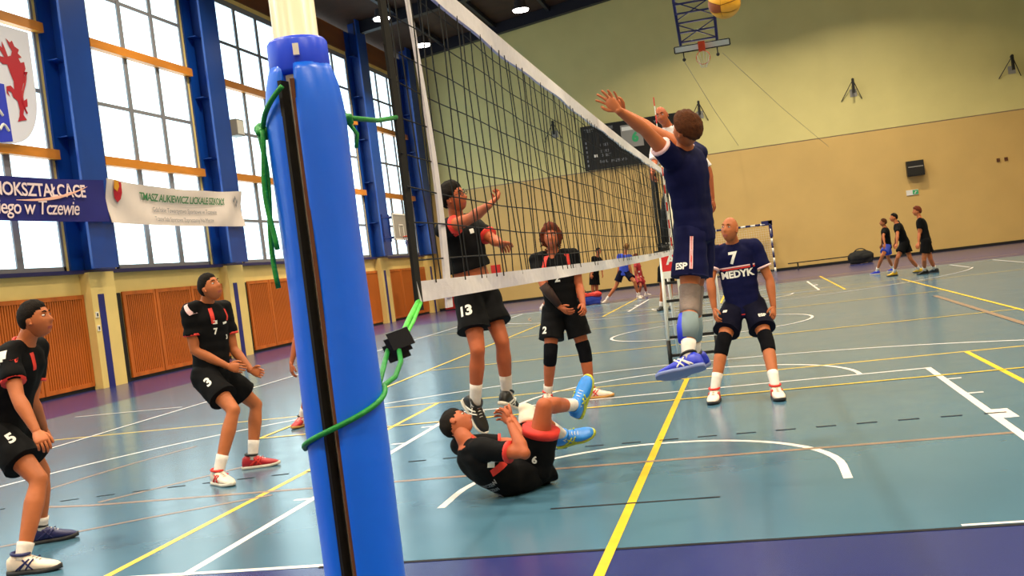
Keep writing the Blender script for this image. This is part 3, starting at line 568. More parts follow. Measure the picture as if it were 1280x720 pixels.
yc = 15.15; out = [(-1.3, 7.74), (1.27, 7.74)]+[(1.27*math.cos(a)**.7 if math.cos(a) > 0 else 0, 6.4-1.12*math.sin(a)) for a in np.linspace(0, math.pi/2, 14)]+[(-1.27*math.sin(a)**.7, 6.4-1.12*math.cos(a)) for a in np.linspace(0.08, math.pi/2, 14)]
mb = MB(); n = len(out); mb.loft([[V(XW+.2, yc+a, z) for a, z in out], [V(XW+.24, yc+a, z) for a, z in out]]); obj('board', mb, M['shield_w'], sh)
mb = MB(); mb.loft([[V(XW+q, yc+a, z) for a, z in [(-1.26, 6.5), (.30, 6.5), (.34, 5.34), (0, 5.29), (-.6, 5.4), (-1.15, 5.9)]] for q in (.241, .25)]); obj('blue_field', mb, M['shield_b'], sh)
for a, z in ((-.5, 6.1), (.0, 5.9), (-.2, 5.6), (.12, 5.6)): mb = MB(); mb.tube([V(XW+.255, yc+a+.26*math.sin(q)*.6, z+.06*math.cos(3*q)) for q in np.linspace(-1, 1, 9)], .03, 6); obj('wave', mb, M['white'], sh)
gc = (XW+.24, yc+.62, 6.62)
G = [(-.10, 1.0), (.02, .92), (.10, .98), (.16, .85), (.30, .80), (.24, .70), (.36, .62), (.24, .58), (.30, .48), (.42, .52), (.44, .36), (.36, .22), (.40, .05), (.30, -.02), (.22, -.20), (.24, -.45), (.36, -.38), (.34, -.58), (.22, -.62), (.16, -.80), (.26, -.92), (.06, -.96), (-.06, -1.0), (.02, -.86), (.06, -.70), (.02, -.48), (-.10, -.42), (-.14, -.30), (-.26, -.28), (-.20, -.42), (-.30, -.34), (-.28, -.18), (-.14, -.14), (-.04, -.22), (-.02, -.02), (-.10, .18), (-.16, .36), (-.30, .34), (-.44, .44), (-.52, .36), (-.48, .56), (-.36, .52), (-.22, .52), (-.32, .66), (-.44, .64), (-.36, .80), (-.26, .74), (-.24, .90), (-.18, .78), (-.10, .56), (.0, .60), (.06, .72), (-.02, .82)]
shape('griffin', [(a*.92, b*.86) for a, b in G], gc, 'griffin', sh, 1.0, None, .012)
mb = MB(); mb.tube([V(gc[0]+.01, gc[1]+.28+.10*math.sin(q*3), gc[2]-.1+.55*q) for q in np.linspace(-1, .6, 14)], [.02]*13+[.05], 6); obj('griffin_tail', mb, M['griffin'], sh)
# ---------------------------------------------------------------- net, posts, rope
PX, PYY = 0.0, -.89
post = empty('net_post', (PX, PYY, 0)); tag(post, 'near volleyball post, white pole wrapped in a tall blue vinyl pad with an open slit', 'post')
mb = MB(); mb.tube([V(PX, PYY, z) for z in (0, 1.3, 2.56)], .047, 28); mb.tube([V(PX, PYY, z) for z in (2.56, 2.60)], [.05, .045], 28); obj('pole', mb, M['pole'], post, True)
mb = MB(); mb.tube([V(PX, PYY, z) for z in (0, .02)], .14, 28); obj('base_plate', mb, M['steel_pipe'], post)
fa_ = math.atan2(-.92, .39)
def pad_ring(z, ro, ri, g0=-12, g1=-37):
    a0, a1 = fa_+math.radians(g0), fa_+math.radians(g1)-2*math.pi+0; out = []
    a0, a1 = fa_-math.radians(-g0)*-1, None
    s0, s1 = fa_+math.radians(g0), fa_+math.radians(360+g1); N_ = 44; wob = lambda q: 1+.012*math.sin(3*q+z*6)+.010*math.sin(5*q-z*9)
    for i in range(N_+1):
        q = s0+(s1-s0)*i/N_; e = min(i, N_-i)/N_; k = ro*wob(q)*(1 if e > .02 else .965); out.append(V(PX+k*math.cos(q), PYY+k*math.sin(q), z))
    for i in range(N_, -1, -1):
        q = s0+(s1-s0)*i/N_; out.append(V(PX+ri*math.cos(q), PYY+ri*math.sin(q), z))
    return out
mb = MB(); mb.loft([pad_ring(z, r, .052) for z, r in [(.03, .086)]+[(z, .084+.0015*math.sin(z*7)) for z in np.linspace(.1, 1.84, 24)]+[(1.88, .082), (1.92, .077), (1.95, .069), (1.965, .064)]]); pad = obj('pad', mb, M['pad'], post, True)
for e_, mm, nm in ((-14, 'foam', 'foam_edge'), (-35, 'black', 'velcro_edge')):
    q = fa_+math.radians(e_); d = V(math.cos(q), math.sin(q), 0); t_ = V(-d[1], d[0], 0); mb = MB(); mb.obox(V(PX, PYY, 1.0)+d*.066, d*.0135, t_*.0042, V(0, 0, .93)); obj(nm, mb, M[mm], pad)
mb = MB(); mb.tube([V(PX+.068*math.cos(q), PYY+.068*math.sin(q), 0) for q in ()] or [V(PX, PYY, z) for z in (1.945, 1.955, 2.015, 2.022)], [.060, .064, .063, .058], 28); st = obj('strap', mb, M['strap'], post, True)
q = fa_-.05; mb = MB(); mb.obox(V(PX+.068*math.cos(q), PYY+.068*math.sin(q), 1.99), V(math.cos(q), math.sin(q), 0)*.004, V(-math.sin(q), math.cos(q), 0)*.006, V(0, 0, .012)); obj('buckle', mb, M['white'], st)
def ring_pts(a0, a1, z0, z1, r=.089, n=22): return [V(PX+r*math.cos(fa_+math.radians(a0+(a1-a0)*i/n)), PYY+r*math.sin(fa_+math.radians(a0+(a1-a0)*i/n)), z0+(z1-z0)*i/n) for i in range(n+1)]
rp = empty('tension_rope', (PX+.09, -.6, 1.1)); tag(rp, 'green net rope looped round the blue padded post with a black buckle', 'rope')
B1 = V(.035, -.60, 1.345)
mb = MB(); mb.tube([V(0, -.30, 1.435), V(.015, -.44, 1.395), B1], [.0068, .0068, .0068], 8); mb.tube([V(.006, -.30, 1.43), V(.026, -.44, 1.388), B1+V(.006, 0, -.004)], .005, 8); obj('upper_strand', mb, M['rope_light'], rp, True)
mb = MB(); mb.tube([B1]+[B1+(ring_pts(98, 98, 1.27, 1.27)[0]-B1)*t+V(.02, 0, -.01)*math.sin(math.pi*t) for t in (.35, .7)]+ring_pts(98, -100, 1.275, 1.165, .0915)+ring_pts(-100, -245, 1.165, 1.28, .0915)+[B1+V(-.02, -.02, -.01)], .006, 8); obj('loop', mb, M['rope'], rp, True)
mb = MB(); 
for dv in ((0, 0, 0), (.012, -.012, .014), (-.008, .006, -.016)): mb.obox(B1+V(*dv), V(.024, .010, .006), V(-.006, .016, 0), V(-.008, 0, .020))
obj('buckle', mb, M['black'], rp)
tr_ = empty('top_rope', (PX-.09, -.92, 1.5)); tag(tr_, 'dark green rope tied round the post pad top with tails hanging on its left', 'rope')
K1, K2 = V(.068, -.845, 1.855), ring_pts(-88, -88, 1.84, 1.84, .095)[0]
mb = MB(); mb.tube([V(0, -.29, 1.93), V(.02, -.5, 1.895), K1], .006, 8); mb.tube([K1, V(.082, -.82, 1.82), V(.080, -.83, 1.79)], .0045, 8); obj('strand', mb, M['rope'], tr_, True)
mb = MB(); mb.tube(ring_pts(-26, -88, 1.915, 1.84, .091), .0055, 8); mb.tube(ring_pts(-88, -250, 1.84, 1.86, .091), .0055, 8); obj('loop', mb, M['rope'], tr_, True)
mb = MB()
for k in (K1, K2):
    for i in range(5): mb.ball(k+V(.010*math.cos(i*2.3), .010*math.sin(i*2.3), .012*math.sin(i*1.7)), .0095, 8)
obj('knot', remesh(mb, .004, 2), M['rope'] , tr_, True)
mb = MB()
for o_, L_, ph in ((0, .33, 0), (.012, .25, 1.5)): mb.tube([K2+V(-.006+o_*.6+.006*math.sin(ph+t*6), -o_, -L_*t) for t in np.linspace(0, 1, 14)], .0058, 8)
obj('tail', mb, M['rope'], tr_, True)
net = empty('volleyball_net', (0, 4.6, 1.43)); tag(net, 'black mesh volleyball net with white top and bottom tapes crossing the court', 'net')
Y0, Y1, SAG = -.30, 9.6, .03
sag = lambda y: -SAG*4*((y-Y0)/(Y1-Y0))*(1-(y-Y0)/(Y1-Y0))
def ribbon(f, n, th=.004):
    """cloth band: f(t) -> (low point, high point)"""
    A = [f(i/n) for i in range(n+1)]; mb = MB(); mb.loft([[a+V(-th, 0, 0), b+V(-th, 0, 0), b+V(th, 0, 0), a+V(th, 0, 0)] for a, b in A]); return mb
lerp = lambda a, b, t: a+(b-a)*t
w_ = lambda y, k: .006*math.sin(y*3.1+k)+.004*math.sin(y*7.7+2*k)
obj('top_tape', ribbon(lambda t: (V(w_(lerp(Y0, Y1, t), 1), lerp(Y0, Y1, t), 2.362+sag(lerp(Y0, Y1, t))), V(0, lerp(Y0, Y1, t), 2.432+sag(lerp(Y0, Y1, t)))), 80, .006), M['tape'], net)
obj('bottom_tape', ribbon(lambda t: (V(w_(lerp(Y0, Y1, t), 3), lerp(Y0, Y1, t), 1.432+.5*sag(lerp(Y0, Y1, t))), V(w_(lerp(Y0, Y1, t), 4), lerp(Y0, Y1, t), 1.488+.5*sag(lerp(Y0, Y1, t)))), 80, .004), M['tape'], net)
for y in (0, 9.0): obj('side_band', ribbon(lambda t: (V(.010*math.sin(t*4)-.008, y-.022+.006*math.sin(t*5), lerp(1.40, 2.44, t)), V(.010*math.sin(t*4+.3)-.008, y+.022+.006*math.sin(t*5), lerp(1.40, 2.44, t))), 20, .004), M['tape'], net)
for y in (Y0, Y1-.02): obj('end_band', ribbon(lambda t: (V(-.004, y-.011+.02*math.sin(math.pi*t), lerp(1.41, 2.44, t)), V(.004, y+.014+.02*math.sin(math.pi*t), lerp(1.41, 2.44, t))), 16, .004), M['cord'], net)
mb = MB(); r_ = .0022
for k in range(9):
    z = 1.548+.0965*k; mb.tube([V(w_(y, k), y, z+sag(y)*(.5+.05*k)+.004*math.sin(y*2.3+k*1.7)) for y in np.linspace(Y0, Y1, 70)], r_, 4)
y = Y0+.05
while y < Y1:
    j = R.random()*6; mb.tube([V(.008*math.sin(z*5+j), y+.007*math.sin(z*4+j)+.004*math.sin(z*13+j), z+sag(y)) for z in np.linspace(1.48, 2.37, 9)], r_, 4); y += .103
stuff(obj('mesh', mb, M['cord'], net))
mb = MB(); mb.tube([V(0, Y1, 2.41), V(0, 9.95, 2.42)], .004, 6); mb.tube([V(0, Y1, 1.45), V(0, 9.95, 1.40)], .004, 6); mb.tube([V(0, Y0, 2.40), V(.0, -.85, 2.45)], .004, 6); obj('tension_cord', mb, M['cord'], net)
an = empty('net_antenna', (.01, 9.0, 1.43)); tag(an, 'thin red and white antenna rod rising above the far end of the net', 'antenna')
for k in range(18): mb = MB(); mb.tube([V(.014, 9.0, 1.43+.1*k), V(.014, 9.0, 1.53+.1*k)], .006, 6); obj('stripe', mb, M['red' if k % 2 else 'white'], an)
fp = empty('net_post', (0, 10.0, 0)); tag(fp, 'far volleyball post standing behind the blue jumper beside the referee ladder', 'post')
mb = MB(); mb.tube([V(0, 10, z) for z in (0, 2.55)], .045, 16); obj('pole', mb, M['pole'], fp, True); mb = MB(); mb.tube([V(0, 10, z) for z in (0, .02)], .12, 16); obj('base_plate', mb, M['steel_pipe'], fp)
# ---------------------------------------------------------------- referee stand
rs = empty('referee_stand', (.08, 10.7, 0)); tag(rs, 'white referee ladder stand with black rungs and a red panel behind the net end', 'stand'); YL = 10.45
for sx, xa, xb in ((-1, -.27, -.24), (1, .33, .38)):
    mb = MB(); mb.tube([V(xa, YL-.12, .34), V(xb, YL, 1.46)], .024, 10); r1 = obj('ladder_rail', mb, M['white'], rs, True)
    mb = MB(); mb.tube([V(xa, YL-.16, 0), V(xa, YL-.12, .345)], .027, 10); obj('rail_foot', mb, M['black'], r1, True)
    mb = MB(); mb.tube([V(xb, 11.35, 0), V(xb, 11.1, 1.46)], .022, 10); obj('rear_leg', mb, M['white'], rs, True)
    mb = MB(); mb.tube([V(xb, YL, 1.5), V(xb, YL, 2.52), V(xb, 11.05, 2.52), V(xb, 11.05, 1.5)], .02, 10); obj('handrail', mb, M['black'], rs, True)
for z in (.15, .38, .61, .84, 1.07): mb = MB(); mb.obox(V(.055, YL-.13+.1*z, z), V(.30, 0, 0), V(0, .03, 0), V(0, 0, .017)); obj('rung', mb, M['rubber'], rs)
mb = MB(); mb.box((-.31, YL-.05, 1.45), (.43, 11.2, 1.495)); obj('platform', mb, M['rubber'], rs)
mb = MB(); mb.box((-.24, YL-.06, 1.22), (.38, YL-.03, 1.44)); pn = obj('front_panel', mb, M['red_panel'], rs); mb = MB(); mb.box((-.24, YL-.062, 1.13), (.38, YL-.03, 1.22)); obj('panel_band', mb, M['white'], pn)
flat_text('lettering', 'A', .17, (-.12, YL-.064, 1.36), V(1, 0, 0), V(0, 0, 1), M['white'], pn, 0, .006)
# ---------------------------------------------------------------- far end: goal, hoop, scoreboard, wall fittings
def striped(name, A, B, n, r, par, first=0):
    for k in range(n):
        mb = MB(); mb.tube([lerp(A, B, k/n), lerp(A, B, (k+1)/n)], r, 8); obj(name, mb, M['navy_metal' if (k+first) % 2 == 0 else 'white'], par, True)
gl = empty('handball_goal', (.28, 42.5, 0)); tag(gl, 'navy and white striped handball goal at the foot of the far wall', 'goal')
for x in (-1.24, 1.8): striped('post_stripe', V(x, 42.4, 0), V(x, 42.4, 2.06), 10, .045, gl, 1)
striped('crossbar_stripe', V(-1.24, 42.4, 2.06), V(1.8, 42.4, 2.06), 15, .045, gl)
mb = MB(); mb.box((1.45, 42.36, 2.0), (1.9, 42.46, 2.2)); mb.box((1.74, 42.36, 1.5), (1.88, 42.46, 2.2)); obj('corner_guard', mb, M['navy_metal'], gl)
mb = MB()
for x in (-1.24, 1.8): mb.tube([V(x, 42.4, 2.06), V(x, 43.0, 1.9), V(x, 43.2, 0.02)], .02, 6)
obj('rear_stay', mb, M['white'], gl)
mb = MB()
for k in range(31): mb.tube([V(-1.2+.1*k, 42.45, 2.03), V(-1.2+.1*k, 43.0, 1.85), V(-1.2+.1*k, 43.15, .05)], .004, 3)
for k in range(20): mb.tube([V(-1.24, 43.0+.15*(1-k/20), .1*k), V(1.8, 43.0+.15*(1-k/20), .1*k)], .004, 3)
stuff(obj('goal_net', mb, M['net_w'], gl))
hp = empty('basketball_hoop', (.12, 32.3, 7.2)); tag(hp, 'raised basketball backboard with blue lattice frame high before the far wall', 'basketball hoop')
c = V(.12, 32.2, 7.98); up_ = nrm(V(0, .95, .22)); mb = MB(); mb.obox(c+up_*.45, V(.9, 0, 0), up_*.5, nrm(np.cross(V(1, 0, 0), up_))*.02); bd = obj('backboard', mb, M['wht'], hp)
mb = MB()
for e0, e1 in ((V(-.9, 0, -.06), V(.9, 0, -.06)), (V(-.9, 0, .14), V(.9, 0, .14)), (V(-.9, 0, -.06), V(-.9, 0, .14)), (V(.9, 0, -.06), V(.9, 0, .14))): mb.tube([c+V(0, -.05, 0)+e0, c+V(0, -.05, 0)+e1], .022, 6)
obj('edge_frame', mb, M['black'], bd); mb = MB(); mb.obox(c+V(0, -.05, .04), V(.88, 0, 0), V(0, .012, 0), V(0, 0, .09)); obj('edge_strip', mb, M['wht'], bd)
mb = MB(); mb.box((.0, 32.0, 7.86), (.22, 32.14, 8.16)); obj('rim_bracket', mb, M['hoop'], hp)
mb = MB(); rc = V(.12, 32.0, 7.62); rm = [rc+V(.225*math.cos(q), .03*math.sin(q), .225*math.sin(q)) for q in np.linspace(0, 2*math.pi, 24, endpoint=False)]; mb.tube(rm, .012, 6, closed=True); obj('rim', mb, M['hoop'], hp, True)
mb = MB()
for k in range(10):
    q = 2*math.pi*k/10+.2; mb.tube([rc+V(.22*math.cos(q), -.02, .22*math.sin(q)), V(.12+.13*math.cos(q), 31.95, 7.42+.10*math.sin(q)), V(.12+.08*math.cos(q), 31.95, 7.28)], .006, 4)
stuff(obj('hoop_net', mb, M['net_w'], hp))
mb = MB()
for x0, x1 in ((-.56, -.78), (.62, .72)): mb.tube([V(x0, 32.4, 7.95), V(x1, 32.8, 12.9)], .05, 6)
obj('frame_rail', mb, M['navy_metal'], hp)
for k in range(9):
    z = 8.3+.32*k; mb = MB(); mb.tube([V(-.6-.015*k, 32.45, z), V(.62+.01*k, 32.45, z)], .035, 6); obj('cross_bar', mb, M['navy_metal'], hp)
for k in range(4): z = 8.3+.75*k; mb = MB(); mb.tube([V(-.6, 32.45, z), V(.62, 32.45, z+.6)], .02, 6); mb.tube([V(.62, 32.45, z), V(-.6, 32.45, z+.6)], .02, 6); obj('diagonal_brace', mb, M['navy_metal'], hp)
for x in (-.5, .6): mb = MB(); mb.tube([V(x, 32.1, 7.9), V(x, 32.1, 7.68)], .02, 6); mb.ball((x, 32.1, 7.66), .06, 8); obj('padded_bolt', mb, M['black'], hp)
sb = empty('scoreboard', (-3.65, YF-.1, 5.4)); tag(sb, 'black electronic scoreboard mounted on the far wall behind the net', 'scoreboard')
yb = YF-.16; obj('case', MB().box((-5.8, yb, 5.45), (-1.5, YF-.01, 7.38)), M['board'], sb); mb = MB(); 
for a, b in (((-5.82, 5.43), (-1.48, 5.5)), ((-5.82, 7.33), (-1.48, 7.4)), ((-5.82, 5.43), (-5.76, 7.4)), ((-1.54, 5.43), (-1.48, 7.4))): mb.box((a[0], yb-.01, a[1]), (b[0], yb+.02, b[1]))
obj('case_edge', mb, M['rubber'], sb); pnl = obj('timer_panel', MB().box((-4.05, yb-.02, 6.2), (-3.1, yb, 7.2)), M['grey'], sb)
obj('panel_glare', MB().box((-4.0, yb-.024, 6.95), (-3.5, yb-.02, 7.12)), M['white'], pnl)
UX, UZ = V(1, 0, 0), V(0, 0, 1)
flat_text('digit', '6', .55, (-3.45, yb-.024, 6.6), UX, UZ, M['exitg'], pnl, 0, .03)
for txt, s_, x, z in (('TEST', .20, -5.45, 7.18), ('GOŚCIE', .18, -4.7, 7.2), ('1  SET', .16, -4.85, 6.48), ('2  SET', .16, -4.85, 6.2), ('3  SET', .16, -4.8, 6.02), ('FAUL', .16, -4.95, 5.75), ('PRZERWA', .16, -4.25, 5.72), ('CZAS', .16, -3.4, 5.74), ('WYNIK', .16, -2.3, 7.15)): flat_text('lettering', txt, s_, (x, yb-.012, z), UX, UZ, M['grey_txt'], sb, 0, .004)
obj('indicator', MB().box((-5.35, yb-.02, 5.98), (-5.2, yb, 6.1)), M['white'], sb)
for k in range(6): obj('indicator', MB().box((-5.68, yb-.015, 5.6+.2*k), (-5.62, yb, 5.7+.2*k)), M['grey_txt'], sb)
sp = empty('wall_speaker', (7.9, YF-.2, 3.2)); tag(sp, 'black loudspeaker box mounted on the far wall above the exit sign', 'speaker'); obj('cabinet', MB().box((7.57, YF-.35, 3.27), (8.24, YF-.03, 3.9)), M['black'], sp)
obj('grille', MB().box((7.61, YF-.365, 3.31), (8.20, YF-.35, 3.60)), M['rubber'], sp); obj('badge_strip', MB().box((7.61, YF-.37, 3.63), (8.20, YF-.35, 3.67)), M['grey'], sp); obj('wall_mount', MB().box((7.8, YF-.04, 3.4), (8.0, YF, 3.8)), M['black'], sp)
ex = empty('exit_sign', (7.7, YF-.03, 2.45)); tag(ex, 'small green and white emergency exit sign on the far wall under the speaker', 'sign'); obj('plate', MB().box((7.47, YF-.04, 2.5), (7.95, YF, 2.72)), M['wht'], ex); pl_ = obj('pictogram', MB().box((7.72, YF-.05, 2.52), (7.94, YF-.04, 2.70)), M['exitg'], ex); mb = MB(); mb.tube([V(7.78, YF-.055, 2.56), V(7.83, YF-.055, 2.62), V(7.88, YF-.055, 2.64)], .01, 4); mb.tube([V(7.83, YF-.055, 2.66), V(7.83, YF-.055, 2.60), V(7.80, YF-.055, 2.545)], .01, 4); obj('running_figure', mb, M['white'], pl_)
for n_, (x, z, where) in enumerate(((-7.0, 7.75, 'seen through the net left of the scoreboard'), (-.55, 7.62, 'just right of the jumping player head'), (5.85, 7.55, 'in the middle of the bare right half'), (12.05, 7.5, 'near the right edge of the picture'))):
    t = empty('wall_bracket', (x, YF-.2, z-.7)); tag(t, 'dark strutted bracket on the far wall %s' % where, 'bracket')
    mb = MB(); mb.obox(V(x, YF-.32, z-.2), V(.05, 0, 0), V(0, .05, 0), V(0, 0, .30)); obj('arm', mb, M['black'], t); obj('mounting_plate', MB().box((x-.14, YF-.02, z-.62), (x+.14, YF, z-.3)), M['grey'], t)
    for s in (-1, 1): mb = MB(); mb.tube([V(x, YF-.32, z+.05), V(x+s*.42-.1, YF-.02, z-.75)], .018, 6); obj('strut', mb, M['steel_pipe'], t)
    mb = MB(); mb.tube([V(x, YF-.35, z+.1), V(x, YF-.05, z+.06)], .03, 6); obj('clamp', mb, M['black'], t)
t = empty('wall_socket', (11.3, YF-.02, 3.4)); tag(t, 'pair of small brown wall sockets high on the right part of the far wall', 'socket')
for x in (11.15, 11.45): obj('socket_cup', MB().box((x-.06, YF-.05, 3.4), (x+.06, YF, 3.54)), M['foam'], t)
for n_, (a, b) in enumerate(((V(.75, 32.2, 7.7), V(4.6, YF-.02, 5.0)), (V(-.5, 32.2, 7.6), V(.9, YF-.02, 5.6)))):
    mb = MB(); mb.tube([a, lerp(a, b, .5)+V(0, 0, -.1), b], .008, 4); tag(obj('stay_cable', mb, M['grey'], None, False, a), ('thin stay cable running from the raised hoop rightwards to the far wall', 'thin stay cable dropping from the raised hoop to the wall behind it')[n_], 'cable')
bn = empty('low_bench', (3.9, 42.8, 0)); tag(bn, 'low narrow dark bench along the far wall left of the black bag', 'bench'); obj('seat', MB().box((2.35, 42.65, .26), (5.5, 42.9, .30)), M['steel_pipe'], bn)
for x in (2.75, 5.2): mb = MB(); mb.tube([V(x, 42.75, .27), V(x, 42.7, .02)], .03, 6); mb.tube([V(x, 42.5, .02), V(x, 42.95, .02)], .025, 6); obj('leg', mb, M['black'], bn)
def bag(name, c, s, m, label, cat='bag'):
    mb = MB(); mb.ball(V(*c)+V(0, 0, s[2]*.5), (s[0]*.5, s[1]*.5, s[2]*.5), 14); mb.box((c[0]-s[0]*.4, c[1]-s[1]*.35, .0), (c[0]+s[0]*.4, c[1]+s[1]*.35, s[2]*.6)); mb = remesh(mb, .03, 4, .02, 6, R.random()*9); zm = min(v[2] for v in mb.v); mb.v = [(a, b, q-zm) for a, b, q in mb.v]
    t = empty(name, (c[0], c[1], 0)); tag(t, label, cat); bo = obj('body', mb, M[m], t, True)
    e = MB(); e.tube([V(c[0]+s[0]*.22*math.cos(q), c[1]-s[1]*.1, s[2]*.85+s[2]*.3*math.sin(q)) for q in np.linspace(0, math.pi, 10)], .02, 6); obj('handle', e, M['black'], t, True); return t
bag('sports_bag', (5.1, 40.6, 0), (1.05, .5, .52), 'bag', 'black sports bag on the floor behind the crouching first warm up player'); bag('sports_bag', (-5.7, 36.4, 0), (.75, .5, .42), 'bag', 'black bag on the floor left of the red and blue bag by the far wall'); bag('sports_bag', (-4.45, 31.2, 0), (.8, .4, .36), 'bagblue', 'blue bag with red towel at the feet of the small black clad player')
tw = remesh(MB().box((-4.85, 31.0, .30), (-4.2, 31.35, .40)).ball((-4.2, 31.1, .34), (.18, .14, .1), 10), .02, 3, .02, 8, 3); tag(obj('towel', tw, M['red'], None, True, (-4.5, 31.2, .3)), 'red towel thrown over the blue bag near the far wall', 'towel')
t = obj('crash_mat', MB().box((-12.95, 42.7, .02), (-12.25, 43.2, .82)), M['red_box'], None, False, (-12.6, 43, 0)); tag(t, 'dark red crash mat block standing in the far corner below the net tape', 'mat'); obj('mat_base', MB().box((-12.97, 42.68, 0), (-12.23, 43.2, .05)), M['black'], t)
t = obj('alarm_box', MB().box((-10.7, YF-.14, 1.4), (-10.28, YF, 1.80)), M['red_panel'], None, False, (-10.5, YF, 1.4)); tag(t, 'bright red box on the far wall seen just above the bottom net tape', 'box'); obj('lid', MB().box((-10.68, YF-.16, 1.43), (-10.3, YF-.14, 1.77)), M['red'], t)
# side hoop on the window wall
t = empty('side_hoop', (-12.4, 36.4, 3.1)); tag(t, 'small practice hoop with pale board on the window wall right of the post', 'basketball hoop')
obj('board', MB().box((-12.43, 35.35, 3.2), (-12.40, 37.2, 4.25)), M['grey'], t); mb = MB()
for a, b in (((35.35, 3.2), (35.41, 4.25)), ((37.14, 3.2), (37.2, 4.25)), ((35.35, 3.2), (37.2, 3.26)), ((35.35, 4.19), (37.2, 4.25)), ((36.0, 3.35), (36.04, 3.8)), ((36.5, 3.35), (36.54, 3.8)), ((36.0, 3.78), (36.54, 3.82))): mb.box((-12.398, a[0], a[1]), (-12.388, b[0], b[1]))
obj('board_frame', mb, M['white'], t); mb = MB()
for z in (3.35, 4.15):
    for y in (35.9, 36.7): mb.tube([V(-13.05, y, z), V(-12.43, y, z)], .03, 6)
mb.tube([V(-13.03, 35.9, 3.2), V(-13.03, 35.9, 4.3)], .04, 6); mb.tube([V(-13.03, 36.7, 3.2), V(-13.03, 36.7, 4.3)], .04, 6); obj('bracket', mb, M['navy_metal'], t)
mb = MB(); mb.tube([V(-12.13+.225*math.cos(q), 36.27+.225*math.sin(q), 3.32) for q in np.linspace(0, 2*math.pi, 18, endpoint=False)], .016, 6, closed=True); obj('rim', mb, M['hoop'], t, True); mb = MB()
for k in range(10): q = .628*k; mb.tube([V(-12.13+.22*math.cos(q), 36.27+.22*math.sin(q), 3.31), V(-12.13+.13*math.cos(q+.3), 36.27+.13*math.sin(q+.3), 2.95)], .01, 4)
stuff(obj('hoop_net', mb, M['navy_stripe'], t))
# ---------------------------------------------------------------- ball
bl = empty('volleyball', (.9, 4.0, 3.035)); tag(bl, 'yellow and brown volleyball flying above the net near the top edge', 'ball')
core = MB(); core.ball((.9, 4, 3.035), .099, 24); obj('core', core, M['ball_b'], bl, True); rot = Matrix.Rotation(.6, 3, 'X') @ Matrix.Rotation(.5, 3, 'Z')
for ax in range(3):
    for sg in (-1, 1):
        for k in range(3):
            mb = MB(); n = 8; vs = []
            for top in (1.0, .97):
                for i in range(n+1):
                    for j in range(n+1):
                        u = -.97+1.94*i/n; lo = -1+2*k/3; v = lo+.03+(2/3-.06)*j/n; d = [0, 0, 0]; d[ax] = sg; d[(ax+1) % 3] = u if ax != 1 else v; d[(ax+2) % 3] = v if ax != 1 else u
                        p = nrm(d)*.105*top; p = rot @ Vector(p); vs.append(V(.9, 4.0, 3.035)+V(*p))
            m_ = n+1; mb.add(vs, [(i*m_+j, (i+1)*m_+j, (i+1)*m_+j+1, i*m_+j+1) for i in range(n) for j in range(n)]+[(m_*m_+i*m_+j+1, m_*m_+(i+1)*m_+j+1, m_*m_+(i+1)*m_+j, m_*m_+i*m_+j) for i in range(n) for j in range(n)])
            obj('panel', mb, M['ball_b' if k == 1 and ax == 0 else 'ball_y'], bl, True)
